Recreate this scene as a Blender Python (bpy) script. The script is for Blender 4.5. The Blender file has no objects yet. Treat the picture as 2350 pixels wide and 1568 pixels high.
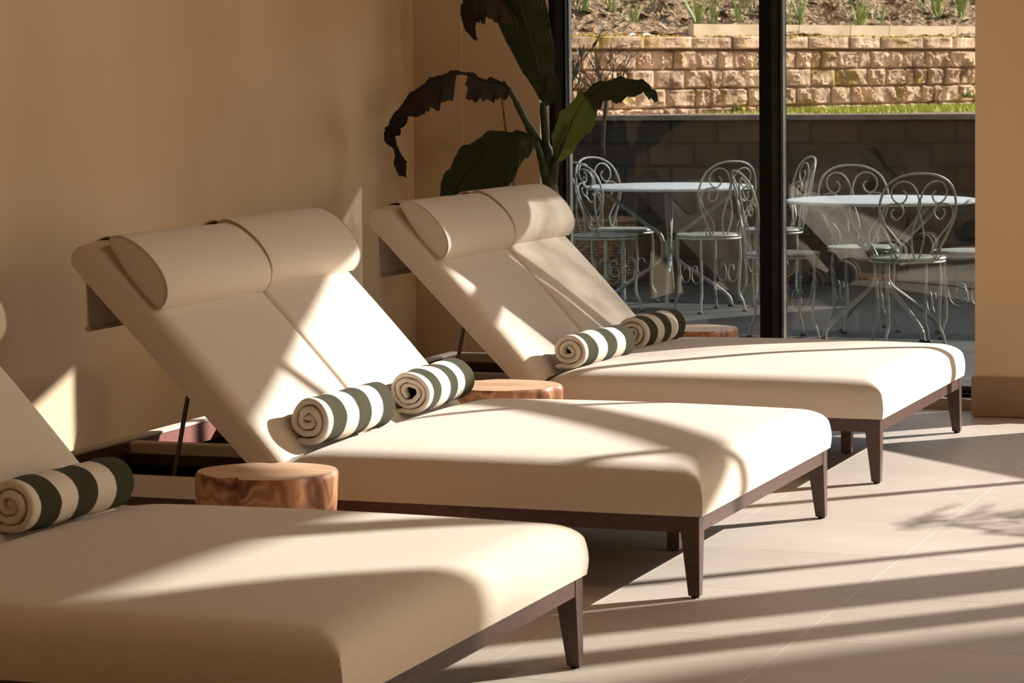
import bpy, bmesh, math, random
import numpy as np
from mathutils import Vector, Matrix

random.seed(7)
np.random.seed(7)
scene = bpy.context.scene
COL = scene.collection
PI = math.pi

# ------------------------------------------------------------------ camera
CAM_F, CAM_YAW, CAM_PITCH, CAM_ROLL, CAM_H, CAM_SY = 6425.83, 0.3511, 0.0599, -0.0093, 1.3485, 225.25
_f = Vector((-math.sin(CAM_YAW) * math.cos(CAM_PITCH), math.cos(CAM_YAW) * math.cos(CAM_PITCH), -math.sin(CAM_PITCH)))
_r0 = Vector((math.cos(CAM_YAW), math.sin(CAM_YAW), 0))
_u0 = _r0.cross(_f)
_r = _r0 * math.cos(CAM_ROLL) + _u0 * math.sin(CAM_ROLL)
_u = -_r0 * math.sin(CAM_ROLL) + _u0 * math.cos(CAM_ROLL)
cam_data = bpy.data.cameras.new('camera')
cam = bpy.data.objects.new('camera', cam_data)
COL.objects.link(cam)
cam.matrix_world = Matrix(((_r.x, _u.x, -_f.x, 0), (_r.y, _u.y, -_f.y, 0), (_r.z, _u.z, -_f.z, CAM_H), (0, 0, 0, 1)))
cam_data.sensor_width = 36.0
cam_data.sensor_fit = 'HORIZONTAL'
cam_data.lens = CAM_F / 2350 * 36.0
cam_data.shift_y = -CAM_SY / 2350
cam_data.clip_start = 0.05
cam_data.clip_end = 300
cam_data.dof.use_dof = True
cam_data.dof.focus_distance = 9.3
cam_data.dof.aperture_fstop = 16.0
scene.camera = cam

# ------------------------------------------------------------------ sun, sky, exposure
SUN_AZ, SUN_EL = math.radians(46.2), math.radians(26.2)
S = Vector((math.cos(SUN_AZ) * math.cos(SUN_EL), math.sin(SUN_AZ) * math.cos(SUN_EL), math.sin(SUN_EL)))
sun_data = bpy.data.lights.new('sun', 'SUN')
sun_data.energy = 12.0
sun_data.color = (1.0, 0.935, 0.88)
sun_data.angle = math.radians(0.55)
sun = bpy.data.objects.new('sun', sun_data)
COL.objects.link(sun)
sun.rotation_euler = (-S).to_track_quat('-Z', 'Y').to_euler()
sun.location = (8, 14, 9)

world = bpy.data.worlds.new('sky')
scene.world = world
world.use_nodes = True
wn, wl = world.node_tree.nodes, world.node_tree.links
wn.clear()
w_sky = wn.new('ShaderNodeTexSky')
w_sky.sky_type = 'NISHITA'
w_sky.sun_disc = False
w_sky.sun_elevation = SUN_EL
w_sky.sun_rotation = math.radians(90) - SUN_AZ
w_hsv = wn.new('ShaderNodeHueSaturation')
w_hsv.inputs['Saturation'].default_value = 0.35
w_bg = wn.new('ShaderNodeBackground')
w_bg.inputs['Strength'].default_value = 0.34
w_out = wn.new('ShaderNodeOutputWorld')
wl.new(w_sky.outputs[0], w_hsv.inputs['Color'])
wl.new(w_hsv.outputs[0], w_bg.inputs['Color'])
wl.new(w_bg.outputs[0], w_out.inputs['Surface'])

scene.view_settings.view_transform = 'Standard'
scene.view_settings.look = 'None'
scene.view_settings.exposure = 0.0
scene.view_settings.gamma = 1.0
scene.view_settings.use_curve_mapping = False
scene.cycles.sample_clamp_indirect = 6.0
scene.cycles.caustics_reflective = False
scene.cycles.caustics_refractive = False
scene.cycles.max_bounces = 10
scene.cycles.diffuse_bounces = 6
scene.cycles.transparent_max_bounces = 24

# unseen warm lamps added under the ceiling to fill the hall with light
CEIL = 5.3
FILL_LAMPS = [(1.8, 8.2), (1.8, 4.2)]
FILL_POWER = 34.0


# ------------------------------------------------------------------ pixel helpers (measuring only)
def ray(px, py):
    return _f + _r * ((px - 1175) / CAM_F) + _u * (-(py + CAM_SY - 784) / CAM_F)


def on_y(px, py, y):
    d = ray(px, py)
    return Vector((0, 0, CAM_H)) + d * (y / d.y)


# ------------------------------------------------------------------ material helpers
def new_mat(name):
    m = bpy.data.materials.new(name)
    m.use_nodes = True
    nt = m.node_tree
    b = nt.nodes['Principled BSDF']
    return m, nt, b


def N(nt, kind, **kw):
    n = nt.nodes.new(kind)
    for k, v in kw.items():
        if k in n.inputs:
            n.inputs[k].default_value = v
        else:
            setattr(n, k, v)
    return n


def ramp(nt, fac, stops):
    r = nt.nodes.new('ShaderNodeValToRGB')
    els = r.color_ramp.elements
    while len(els) > 1:
        els.remove(els[-1])
    els[0].position, els[0].color = stops[0][0], (*stops[0][1], 1)
    for p, c in stops[1:]:
        e = els.new(p)
        e.color = (*c, 1)
    nt.links.new(fac, r.inputs[0])
    return r


def coords(nt, scale=(1, 1, 1), kind='Object', rot=(0, 0, 0)):
    tc = nt.nodes.new('ShaderNodeTexCoord')
    mp = nt.nodes.new('ShaderNodeMapping')
    mp.inputs['Scale'].default_value = scale
    mp.inputs['Rotation'].default_value = rot
    nt.links.new(tc.outputs[kind], mp.inputs['Vector'])
    return mp.outputs[0]


def bump(nt, b, h, strength, dist):
    bp = nt.nodes.new('ShaderNodeBump')
    bp.inputs['Strength'].default_value = strength
    bp.inputs['Distance'].default_value = dist
    nt.links.new(h, bp.inputs['Height'])
    nt.links.new(bp.outputs[0], b.inputs['Normal'])
    return bp


def noisy(name, c1, c2, scale=4.0, rough=0.6, spec=0.3, stretch=(1, 1, 1), detail=5, bmp=0.0, bscale=None, bdist=0.002, lo=0.35, hi=0.65, **kw):
    """two-tone procedural noise material with optional bump"""
    m, nt, b = new_mat(name)
    v = coords(nt, stretch)
    n = N(nt, 'ShaderNodeTexNoise', Scale=scale, Detail=detail)
    nt.links.new(v, n.inputs['Vector'])
    r = ramp(nt, n.outputs[0], [(lo, c1), (hi, c2)])
    nt.links.new(r.outputs[0], b.inputs['Base Color'])
    b.inputs['Roughness'].default_value = rough
    b.inputs['Specular IOR Level'].default_value = spec
    for k, val in kw.items():
        b.inputs[k].default_value = val
    if bmp:
        n2 = N(nt, 'ShaderNodeTexNoise', Scale=bscale or scale * 3, Detail=4)
        nt.links.new(v, n2.inputs['Vector'])
        bump(nt, b, n2.outputs[0], bmp, bdist)
    return m


def fabric(name, c1, c2, along='x'):
    m, nt, b = new_mat(name)
    v = coords(nt, (30, 260, 260) if along == 'x' else (260, 30, 260))
    n = N(nt, 'ShaderNodeTexNoise', Scale=1.0, Detail=3)
    nt.links.new(v, n.inputs['Vector'])
    v2 = coords(nt, (260, 30, 60))
    n2 = N(nt, 'ShaderNodeTexNoise', Scale=1.0, Detail=3)
    nt.links.new(v2, n2.inputs['Vector'])
    mix = N(nt, 'ShaderNodeMath', operation='ADD')
    nt.links.new(n.outputs[0], mix.inputs[0])
    nt.links.new(n2.outputs[0], mix.inputs[1])
    half = N(nt, 'ShaderNodeMath', operation='MULTIPLY')
    half.inputs[1].default_value = 0.5
    nt.links.new(mix.outputs[0], half.inputs[0])
    r = ramp(nt, half.outputs[0], [(0.3, c1), (0.7, c2)])
    nt.links.new(r.outputs[0], b.inputs['Base Color'])
    b.inputs['Roughness'].default_value = 0.95
    b.inputs['Specular IOR Level'].default_value = 0.15
    b.inputs['Sheen Weight'].default_value = 0.15
    bump(nt, b, half.outputs[0], 0.5, 0.0014)
    return m


M = {}
M['linen'] = fabric('cream_linen', (0.635, 0.555, 0.465), (0.69, 0.61, 0.515))
M['piping'] = noisy('linen_piping', (0.50, 0.42, 0.32), (0.56, 0.48, 0.37), 60, 0.95)
M['dark_wood'] = noisy('dark_stained_wood', (0.058, 0.028, 0.021), (0.098, 0.050, 0.037), 6, 0.42, 0.5, (4, 4, 40), bmp=0.1)
M['red_wood'] = noisy('raw_red_wood', (0.20, 0.075, 0.06), (0.29, 0.12, 0.095), 8, 0.5, 0.4, (4, 20, 40), bmp=0.1)
M['black_mesh'] = noisy('black_underlay', (0.002, 0.002, 0.002), (0.004, 0.004, 0.004), 30, 1.0, 0.0)
M['steel_dark'] = noisy('bronzed_rod', (0.06, 0.04, 0.03), (0.10, 0.07, 0.05), 40, 0.4, 0.5, Metallic=0.6)
M['black_frame'] = noisy('black_aluminium', (0.003, 0.003, 0.003), (0.005, 0.005, 0.004), 20, 0.6, 0.15)
M['grey_frame'] = noisy('charcoal_gasket', (0.020, 0.020, 0.017), (0.030, 0.030, 0.025), 20, 0.5, 0.2)
M['lit_edge'] = noisy('pale_lit_edge', (0.22, 0.20, 0.16), (0.28, 0.25, 0.2), 20, 0.4, 0.5)  # pale colour painting the light along a frame edge
M['plaster'] = noisy('tan_polished_plaster', (0.66, 0.51, 0.34), (0.76, 0.60, 0.415), 1.3, 0.75, 0.2, (1, 1, 0.45), 7, 0.06, 9, 0.004)
M['plaster_pillar'] = noisy('peach_plaster', (0.74, 0.545, 0.345), (0.83, 0.615, 0.40), 1.6, 0.75, 0.2, (1, 1, 0.5), 7, 0.06, 9, 0.004)
M['skirting'] = noisy('brown_stone_skirting', (0.30, 0.19, 0.115), (0.38, 0.25, 0.155), 3.0, 0.55, 0.3, (1, 1, 2), 8, 0.08, 20)
M['ceiling'] = noisy('timber_ceiling', (0.26, 0.18, 0.11), (0.34, 0.24, 0.15), 2, 0.8, 0.1, (1, 8, 1))
M['dark_panel'] = noisy('dark_timber_panel', (0.06, 0.04, 0.026), (0.10, 0.066, 0.043), 3, 0.6, 0.2, (6, 1, 1))
M['sill'] = noisy('stone_sill', (0.46, 0.36, 0.25), (0.56, 0.44, 0.32), 5, 0.6, 0.3)
M['chair_paint'] = noisy('pale_sage_paint', (0.155, 0.172, 0.155), (0.225, 0.24, 0.215), 30, 0.5, 0.35, bmp=0.05)
M['cap'] = noisy('black_foot_cap', (0.008, 0.008, 0.008), (0.015, 0.015, 0.014), 30, 0.6)
M['tabletop'] = noisy('pale_blue_grey_enamel', (0.27, 0.30, 0.315), (0.33, 0.355, 0.37), 10, 0.4, 0.4)


def floor_mat():
    m, nt, b = new_mat('limestone_tiles')
    tc = nt.nodes.new('ShaderNodeTexCoord')
    sx = nt.nodes.new('ShaderNodeSeparateXYZ')
    nt.links.new(tc.outputs['Object'], sx.inputs[0])

    def line(out, off, width):
        a = N(nt, 'ShaderNodeMath', operation='SUBTRACT')
        nt.links.new(out, a.inputs[0]); a.inputs[1].default_value = off - 60.0
        d = N(nt, 'ShaderNodeMath', operation='DIVIDE')
        nt.links.new(a.outputs[0], d.inputs[0]); d.inputs[1].default_value = 0.6
        fr = N(nt, 'ShaderNodeMath', operation='FRACT')
        nt.links.new(d.outputs[0], fr.inputs[0])
        lt = N(nt, 'ShaderNodeMath', operation='LESS_THAN')
        nt.links.new(fr.outputs[0], lt.inputs[0]); lt.inputs[1].default_value = width / 0.6
        fl = N(nt, 'ShaderNodeMath', operation='FLOOR')
        nt.links.new(d.outputs[0], fl.inputs[0])
        return lt.outputs[0], fl.outputs[0]
    lx, ix = line(sx.outputs[0], -1.6459, 0.003)
    ly, iy = line(sx.outputs[1], 9.4238, 0.003)
    v = coords(nt, (0.6, 1.6, 1))
    n = N(nt, 'ShaderNodeTexNoise', Scale=3.0, Detail=9)
    nt.links.new(v, n.inputs['Vector'])
    v2 = coords(nt, (2.0, 14, 1))
    n2 = N(nt, 'ShaderNodeTexNoise', Scale=6.0, Detail=6)
    nt.links.new(v2, n2.inputs['Vector'])
    av = N(nt, 'ShaderNodeMath', operation='ADD')
    nt.links.new(n.outputs[0], av.inputs[0]); nt.links.new(n2.outputs[0], av.inputs[1])
    hv = N(nt, 'ShaderNodeMath', operation='MULTIPLY')
    nt.links.new(av.outputs[0], hv.inputs[0]); hv.inputs[1].default_value = 0.5
    base = ramp(nt, hv.outputs[0], [(0.32, (0.47, 0.405, 0.345)), (0.68, (0.57, 0.50, 0.435))])
    cid = N(nt, 'ShaderNodeCombineXYZ')
    nt.links.new(ix, cid.inputs[0]); nt.links.new(iy, cid.inputs[1])
    wnz = N(nt, 'ShaderNodeTexWhiteNoise')
    nt.links.new(cid.outputs[0], wnz.inputs['Vector'])
    tone = N(nt, 'ShaderNodeMapRange')
    nt.links.new(wnz.outputs[0], tone.inputs[0]); tone.inputs[3].default_value = 0.95; tone.inputs[4].default_value = 1.04
    tm = N(nt, 'ShaderNodeVectorMath', operation='SCALE')
    nt.links.new(base.outputs[0], tm.inputs[0]); nt.links.new(tone.outputs[0], tm.inputs['Scale'])
    mx = N(nt, 'ShaderNodeMix', data_type='RGBA')
    nt.links.new(lx, mx.inputs[0]); nt.links.new(tm.outputs[0], mx.inputs[6]); mx.inputs[7].default_value = (0.70, 0.63, 0.54, 1)  # these joints are painted pale, as light catching the grout edges
    my = N(nt, 'ShaderNodeMix', data_type='RGBA')
    nt.links.new(ly, my.inputs[0]); nt.links.new(mx.outputs[2], my.inputs[6]); my.inputs[7].default_value = (0.27, 0.21, 0.17, 1)
    nt.links.new(my.outputs[2], b.inputs['Base Color'])
    b.inputs['Roughness'].default_value = 0.55
    b.inputs['Specular IOR Level'].default_value = 0.3
    bump(nt, b, hv.outputs[0], 0.05, 0.002)
    return m


M['floor'] = floor_mat()


def glass_mat(name, tint, f0):
    m = bpy.data.materials.new(name)
    m.use_nodes = True
    nt = m.node_tree
    nt.nodes.clear()
    out = N(nt, 'ShaderNodeOutputMaterial')
    tr = N(nt, 'ShaderNodeBsdfTransparent')
    tr.inputs[0].default_value = (*tint, 1)
    gl = N(nt, 'ShaderNodeBsdfGlossy', Roughness=0.0)
    lw = N(nt, 'ShaderNodeLayerWeight', Blend=0.5)
    pw = N(nt, 'ShaderNodeMath', operation='POWER'); pw.inputs[1].default_value = 4.0
    nt.links.new(lw.outputs['Facing'], pw.inputs[0])
    mu = N(nt, 'ShaderNodeMath', operation='MULTIPLY_ADD'); mu.inputs[1].default_value = 0.85; mu.inputs[2].default_value = f0
    nt.links.new(pw.outputs[0], mu.inputs[0])
    mix = N(nt, 'ShaderNodeMixShader')
    nt.links.new(mu.outputs[0], mix.inputs[0]); nt.links.new(tr.outputs[0], mix.inputs[1]); nt.links.new(gl.outputs[0], mix.inputs[2])
    nt.links.new(mix.outputs[0], out.inputs[0])
    return m


M['glass'] = glass_mat('window_glass', (0.97, 0.975, 0.97), 0.04)
M['glass_tinted'] = glass_mat('tinted_window_glass', (0.86, 0.87, 0.85), 0.055)
M['glass_warm_fill'] = glass_mat('warm_fill_glass', (0.985, 0.83, 0.63), 0.02)  # tint put in to warm the fill light from the right


def teak_mat():
    m, nt, b = new_mat('oiled_root_wood')
    v = coords(nt, (1, 1, 0.55))
    dn = N(nt, 'ShaderNodeTexNoise', Scale=5.0, Detail=3)
    nt.links.new(v, dn.inputs['Vector'])
    mxv = N(nt, 'ShaderNodeVectorMath', operation='MULTIPLY_ADD')
    nt.links.new(dn.outputs[1], mxv.inputs[0]); mxv.inputs[1].default_value = (0.35, 0.35, 0.35); nt.links.new(v, mxv.inputs[2])
    w = N(nt, 'ShaderNodeTexWave', Scale=3.2, Distortion=9.0, Detail=5.0)
    w.wave_type = 'RINGS'
    w.inputs['Detail Scale'].default_value = 1.6
    nt.links.new(mxv.outputs[0], w.inputs['Vector'])
    r = ramp(nt, w.outputs[0], [(0.0, (0.17, 0.065, 0.030)), (0.3, (0.38, 0.165, 0.078)), (0.75, (0.50, 0.255, 0.13)), (1.0, (0.30, 0.125, 0.058))])
    nt.links.new(r.outputs[0], b.inputs['Base Color'])
    b.inputs['Roughness'].default_value = 0.5
    b.inputs['Specular IOR Level'].default_value = 0.35
    bump(nt, b, w.outputs[0], 0.12, 0.003)
    return m


M['teak'] = teak_mat()
M['teak_top'] = noisy('pale_sawn_wood', (0.52, 0.31, 0.18), (0.66, 0.45, 0.30), 4, 0.5, 0.3, (1, 6, 1), 8, 0.08, 12)


def towel_mat():
    """stripes across the roll: local y runs along the roll, the near end at y = 0"""
    m, nt, b = new_mat('striped_terry')
    tc = nt.nodes.new('ShaderNodeTexCoord')
    sx = nt.nodes.new('ShaderNodeSeparateXYZ')
    nt.links.new(tc.outputs['Object'], sx.inputs[0])
    nz = N(nt, 'ShaderNodeTexNoise', Scale=9.0, Detail=3)
    nt.links.new(tc.outputs['Object'], nz.inputs['Vector'])
    a = N(nt, 'ShaderNodeMath', operation='MULTIPLY_ADD')
    nt.links.new(nz.outputs[0], a.inputs[0]); a.inputs[1].default_value = 0.022; nt.links.new(sx.outputs[1], a.inputs[2])
    s = N(nt, 'ShaderNodeMath', operation='MULTIPLY'); s.inputs[1].default_value = 1 / 0.44
    nt.links.new(a.outputs[0], s.inputs[0])
    W, G = (0.72, 0.66, 0.58), (0.048, 0.047, 0.025)
    r = ramp(nt, s.outputs[0], [(0.0, W), (0.085, G), (0.26, W), (0.42, G), (0.595, W), (0.755, G), (0.975, W)])
    r.color_ramp.interpolation = 'CONSTANT'
    nt.links.new(r.outputs[0], b.inputs['Base Color'])
    b.inputs['Roughness'].default_value = 1.0
    b.inputs['Specular IOR Level'].default_value = 0.05
    b.inputs['Sheen Weight'].default_value = 0.06
    b.inputs['Sheen Roughness'].default_value = 0.6
    n2 = N(nt, 'ShaderNodeTexNoise', Scale=420.0, Detail=2)
    nt.links.new(tc.outputs['Object'], n2.inputs['Vector'])
    bump(nt, b, n2.outputs[0], 0.5, 0.002)
    return m


M['towel'] = towel_mat()


def leaf_mat(name, c1, c2, trans, rough=0.4, ribs=True):
    m, nt, b = new_mat(name)
    tc = nt.nodes.new('ShaderNodeTexCoord')
    n = N(nt, 'ShaderNodeTexNoise', Scale=6.0, Detail=5)
    nt.links.new(tc.outputs['Object'], n.inputs['Vector'])
    r = ramp(nt, n.outputs[0], [(0.3, c1), (0.7, c2)])
    nt.links.new(r.outputs[0], b.inputs['Base Color'])
    b.inputs['Roughness'].default_value = rough
    b.inputs['Specular IOR Level'].default_value = 0.5
    if ribs:
        w = N(nt, 'ShaderNodeTexWave', Scale=11.0, Distortion=1.5)
        w.bands_direction = 'Y'
        nt.links.new(tc.outputs['UV'], w.inputs['Vector'])
        bump(nt, b, w.outputs[0], 0.30, 0.004)
    tl = N(nt, 'ShaderNodeBsdfTranslucent')
    nt.links.new(r.outputs[0], tl.inputs[0])
    tint = N(nt, 'ShaderNodeMixShader'); tint.inputs[0].default_value = trans
    out = nt.nodes['Material Output']
    nt.links.new(b.outputs[0], tint.inputs[1]); nt.links.new(tl.outputs[0], tint.inputs[2])
    nt.links.new(tint.outputs[0], out.inputs[0])
    return m


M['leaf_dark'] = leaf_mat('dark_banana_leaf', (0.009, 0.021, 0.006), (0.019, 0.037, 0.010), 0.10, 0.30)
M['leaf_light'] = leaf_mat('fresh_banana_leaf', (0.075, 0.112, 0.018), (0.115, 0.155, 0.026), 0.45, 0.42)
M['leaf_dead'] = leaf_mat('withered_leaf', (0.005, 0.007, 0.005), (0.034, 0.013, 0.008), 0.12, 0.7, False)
M['stem'] = noisy('plant_stem', (0.014, 0.022, 0.006), (0.045, 0.06, 0.016), 8, 0.45, 0.4, (3, 3, 0.6))
M['pot'] = noisy('stone_planter', (0.10, 0.08, 0.06), (0.14, 0.11, 0.085), 9, 0.8, 0.2, bmp=0.1)
M['soil'] = noisy('potting_soil', (0.02, 0.014, 0.01), (0.05, 0.035, 0.025), 40, 1.0, 0.1, bmp=0.6, bdist=0.01)


def patio_mat():
    m, nt, b = new_mat('grey_patio_slabs')
    v = coords(nt, (1, 1, 1))
    br = N(nt, 'ShaderNodeTexBrick')
    br.inputs['Scale'].default_value = 1.0
    br.inputs['Brick Width'].default_value = 0.85
    br.inputs['Row Height'].default_value = 0.42
    br.inputs['Mortar Size'].default_value = 0.012
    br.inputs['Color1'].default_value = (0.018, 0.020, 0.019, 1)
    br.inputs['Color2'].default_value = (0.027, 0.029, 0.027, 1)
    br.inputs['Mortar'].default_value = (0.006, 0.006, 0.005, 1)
    nt.links.new(v, br.inputs['Vector'])
    n = N(nt, 'ShaderNodeTexNoise', Scale=3.5, Detail=8)
    nt.links.new(v, n.inputs['Vector'])
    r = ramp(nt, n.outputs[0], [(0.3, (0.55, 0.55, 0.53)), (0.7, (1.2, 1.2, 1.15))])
    mx = N(nt, 'ShaderNodeMix', data_type='RGBA', blend_type='MULTIPLY')
    mx.inputs[0].default_value = 1.0
    nt.links.new(br.outputs[0], mx.inputs[6]); nt.links.new(r.outputs[0], mx.inputs[7])
    nt.links.new(mx.outputs[2], b.inputs['Base Color'])
    b.inputs['Roughness'].default_value = 0.75
    bump(nt, b, n.outputs[0], 0.3, 0.01)
    return m


M['patio'] = patio_mat()


def block_mat():
    m, nt, b = new_mat('dark_garden_blocks')
    v = coords(nt, (1, 1, 1), rot=(PI / 2, 0, 0))
    br = N(nt, 'ShaderNodeTexBrick')
    br.inputs['Scale'].default_value = 1.0
    br.inputs['Brick Width'].default_value = 0.31
    br.inputs['Row Height'].default_value = 0.150
    br.inputs['Mortar Size'].default_value = 0.012
    br.inputs['Color1'].default_value = (0.010, 0.008, 0.0065, 1)
    br.inputs['Color2'].default_value = (0.028, 0.021, 0.0165, 1)
    br.inputs['Mortar'].default_value = (0.002, 0.002, 0.0015, 1)
    nt.links.new(v, br.inputs['Vector'])
    n = N(nt, 'ShaderNodeTexNoise', Scale=6, Detail=8)
    nt.links.new(v, n.inputs['Vector'])
    r = ramp(nt, n.outputs[0], [(0.3, (0.45, 0.45, 0.45)), (0.7, (1.5, 1.42, 1.35))])
    mx = N(nt, 'ShaderNodeMix', data_type='RGBA', blend_type='MULTIPLY')
    mx.inputs[0].default_value = 1.0
    nt.links.new(br.outputs[0], mx.inputs[6]); nt.links.new(r.outputs[0], mx.inputs[7])
    nt.links.new(mx.outputs[2], b.inputs['Base Color'])
    b.inputs['Roughness'].default_value = 0.9
    inv = N(nt, 'ShaderNodeMath', operation='MULTIPLY_ADD'); inv.inputs[1].default_value = -1.0; inv.inputs[2].default_value = 1.0
    nt.links.new(br.outputs['Fac'], inv.inputs[0])
    bump(nt, b, inv.outputs[0], 0.6, 0.01)
    return m


M['blocks'] = block_mat()
M['coping_grey'] = noisy('grey_coping', (0.09, 0.08, 0.068), (0.15, 0.13, 0.11), 8, 0.85, 0.2, bmp=0.3)


def stone_mat():
    m, nt, b = new_mat('rough_sandstone')
    v = coords(nt)
    n = N(nt, 'ShaderNodeTexNoise', Scale=5, Detail=10)
    nt.links.new(v, n.inputs['Vector'])
    r = ramp(nt, n.outputs[0], [(0.28, (0.17, 0.095, 0.06)), (0.46, (0.48, 0.31, 0.195)), (0.72, (0.70, 0.49, 0.33))])
    at = N(nt, 'ShaderNodeVertexColor'); at.layer_name = 'tone'
    mm = N(nt, 'ShaderNodeMix', data_type='RGBA', blend_type='MULTIPLY'); mm.inputs[0].default_value = 1.0
    nt.links.new(r.outputs[0], mm.inputs[6]); nt.links.new(at.outputs[0], mm.inputs[7])
    n3 = N(nt, 'ShaderNodeTexNoise', Scale=3.2, Detail=8)
    v3 = coords(nt, (1, 1, 1.6))
    nt.links.new(v3, n3.inputs['Vector'])
    ms = ramp(nt, n3.outputs[0], [(0.54, (0, 0, 0)), (0.66, (0.9, 0.9, 0.9))])
    mx = N(nt, 'ShaderNodeMix', data_type='RGBA')
    nt.links.new(ms.outputs[0], mx.inputs[0]); nt.links.new(mm.outputs[2], mx.inputs[6]); mx.inputs[7].default_value = (0.30, 0.20, 0.035, 1)
    nt.links.new(mx.outputs[2], b.inputs['Base Color'])
    b.inputs['Roughness'].default_value = 0.95
    n2 = N(nt, 'ShaderNodeTexNoise', Scale=22, Detail=8)
    nt.links.new(v, n2.inputs['Vector'])
    bump(nt, b, n2.outputs[0], 0.8, 0.02)
    return m


M['stone'] = stone_mat()
M['moss'] = noisy('golden_moss', (0.34, 0.20, 0.03), (0.55, 0.36, 0.07), 14, 1.0, 0.1, bmp=0.8, bdist=0.02)
M['mulch'] = noisy('bark_mulch', (0.10, 0.055, 0.03), (0.46, 0.32, 0.20), 16, 1.0, 0.1, (1, 1, 1), 10, 1.0, 40, 0.03)
M['kerb'] = noisy('pale_stone_edging', (0.50, 0.38, 0.25), (0.62, 0.48, 0.33), 5, 0.85, 0.2, bmp=0.3)
M['grass'] = noisy('lawn_grass', (0.30, 0.36, 0.035), (0.46, 0.50, 0.08), 5, 0.8, 0.2)
M['shoot'] = noisy('green_shoots', (0.20, 0.28, 0.07), (0.42, 0.48, 0.18), 9, 0.6, 0.3)
M['twig'] = noisy('brown_twig', (0.03, 0.02, 0.013), (0.075, 0.05, 0.032), 20, 0.9, 0.2)
M['red_twig'] = noisy('reddish_stems', (0.12, 0.055, 0.03), (0.28, 0.15, 0.08), 20, 0.9, 0.2)
M['olive_leaf'] = noisy('dark_olive_leaf', (0.010, 0.014, 0.008), (0.03, 0.036, 0.018), 20, 0.6, 0.3)
M['wicker'] = noisy('brown_wicker', (0.10, 0.065, 0.04), (0.22, 0.15, 0.10), 30, 0.8, 0.2)
M['far_blocker'] = noisy('blocker_surface', (0.05, 0.06, 0.02), (0.10, 0.09, 0.04), 3, 1.0, 0.1)  # surface of the added far sun blocker
M['succulent'] = noisy('wall_plant', (0.16, 0.22, 0.05), (0.30, 0.34, 0.10), 20, 0.7)
M['fill_body'] = noisy('fill_rim', (0.5, 0.48, 0.44), (0.55, 0.53, 0.5), 10, 0.4)
m, nt, b = new_mat('fill_glow')
b.inputs['Emission Color'].default_value = (1.0, 0.78, 0.52, 1)
b.inputs['Emission Strength'].default_value = 2.0
M['fill_glow'] = m


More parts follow.
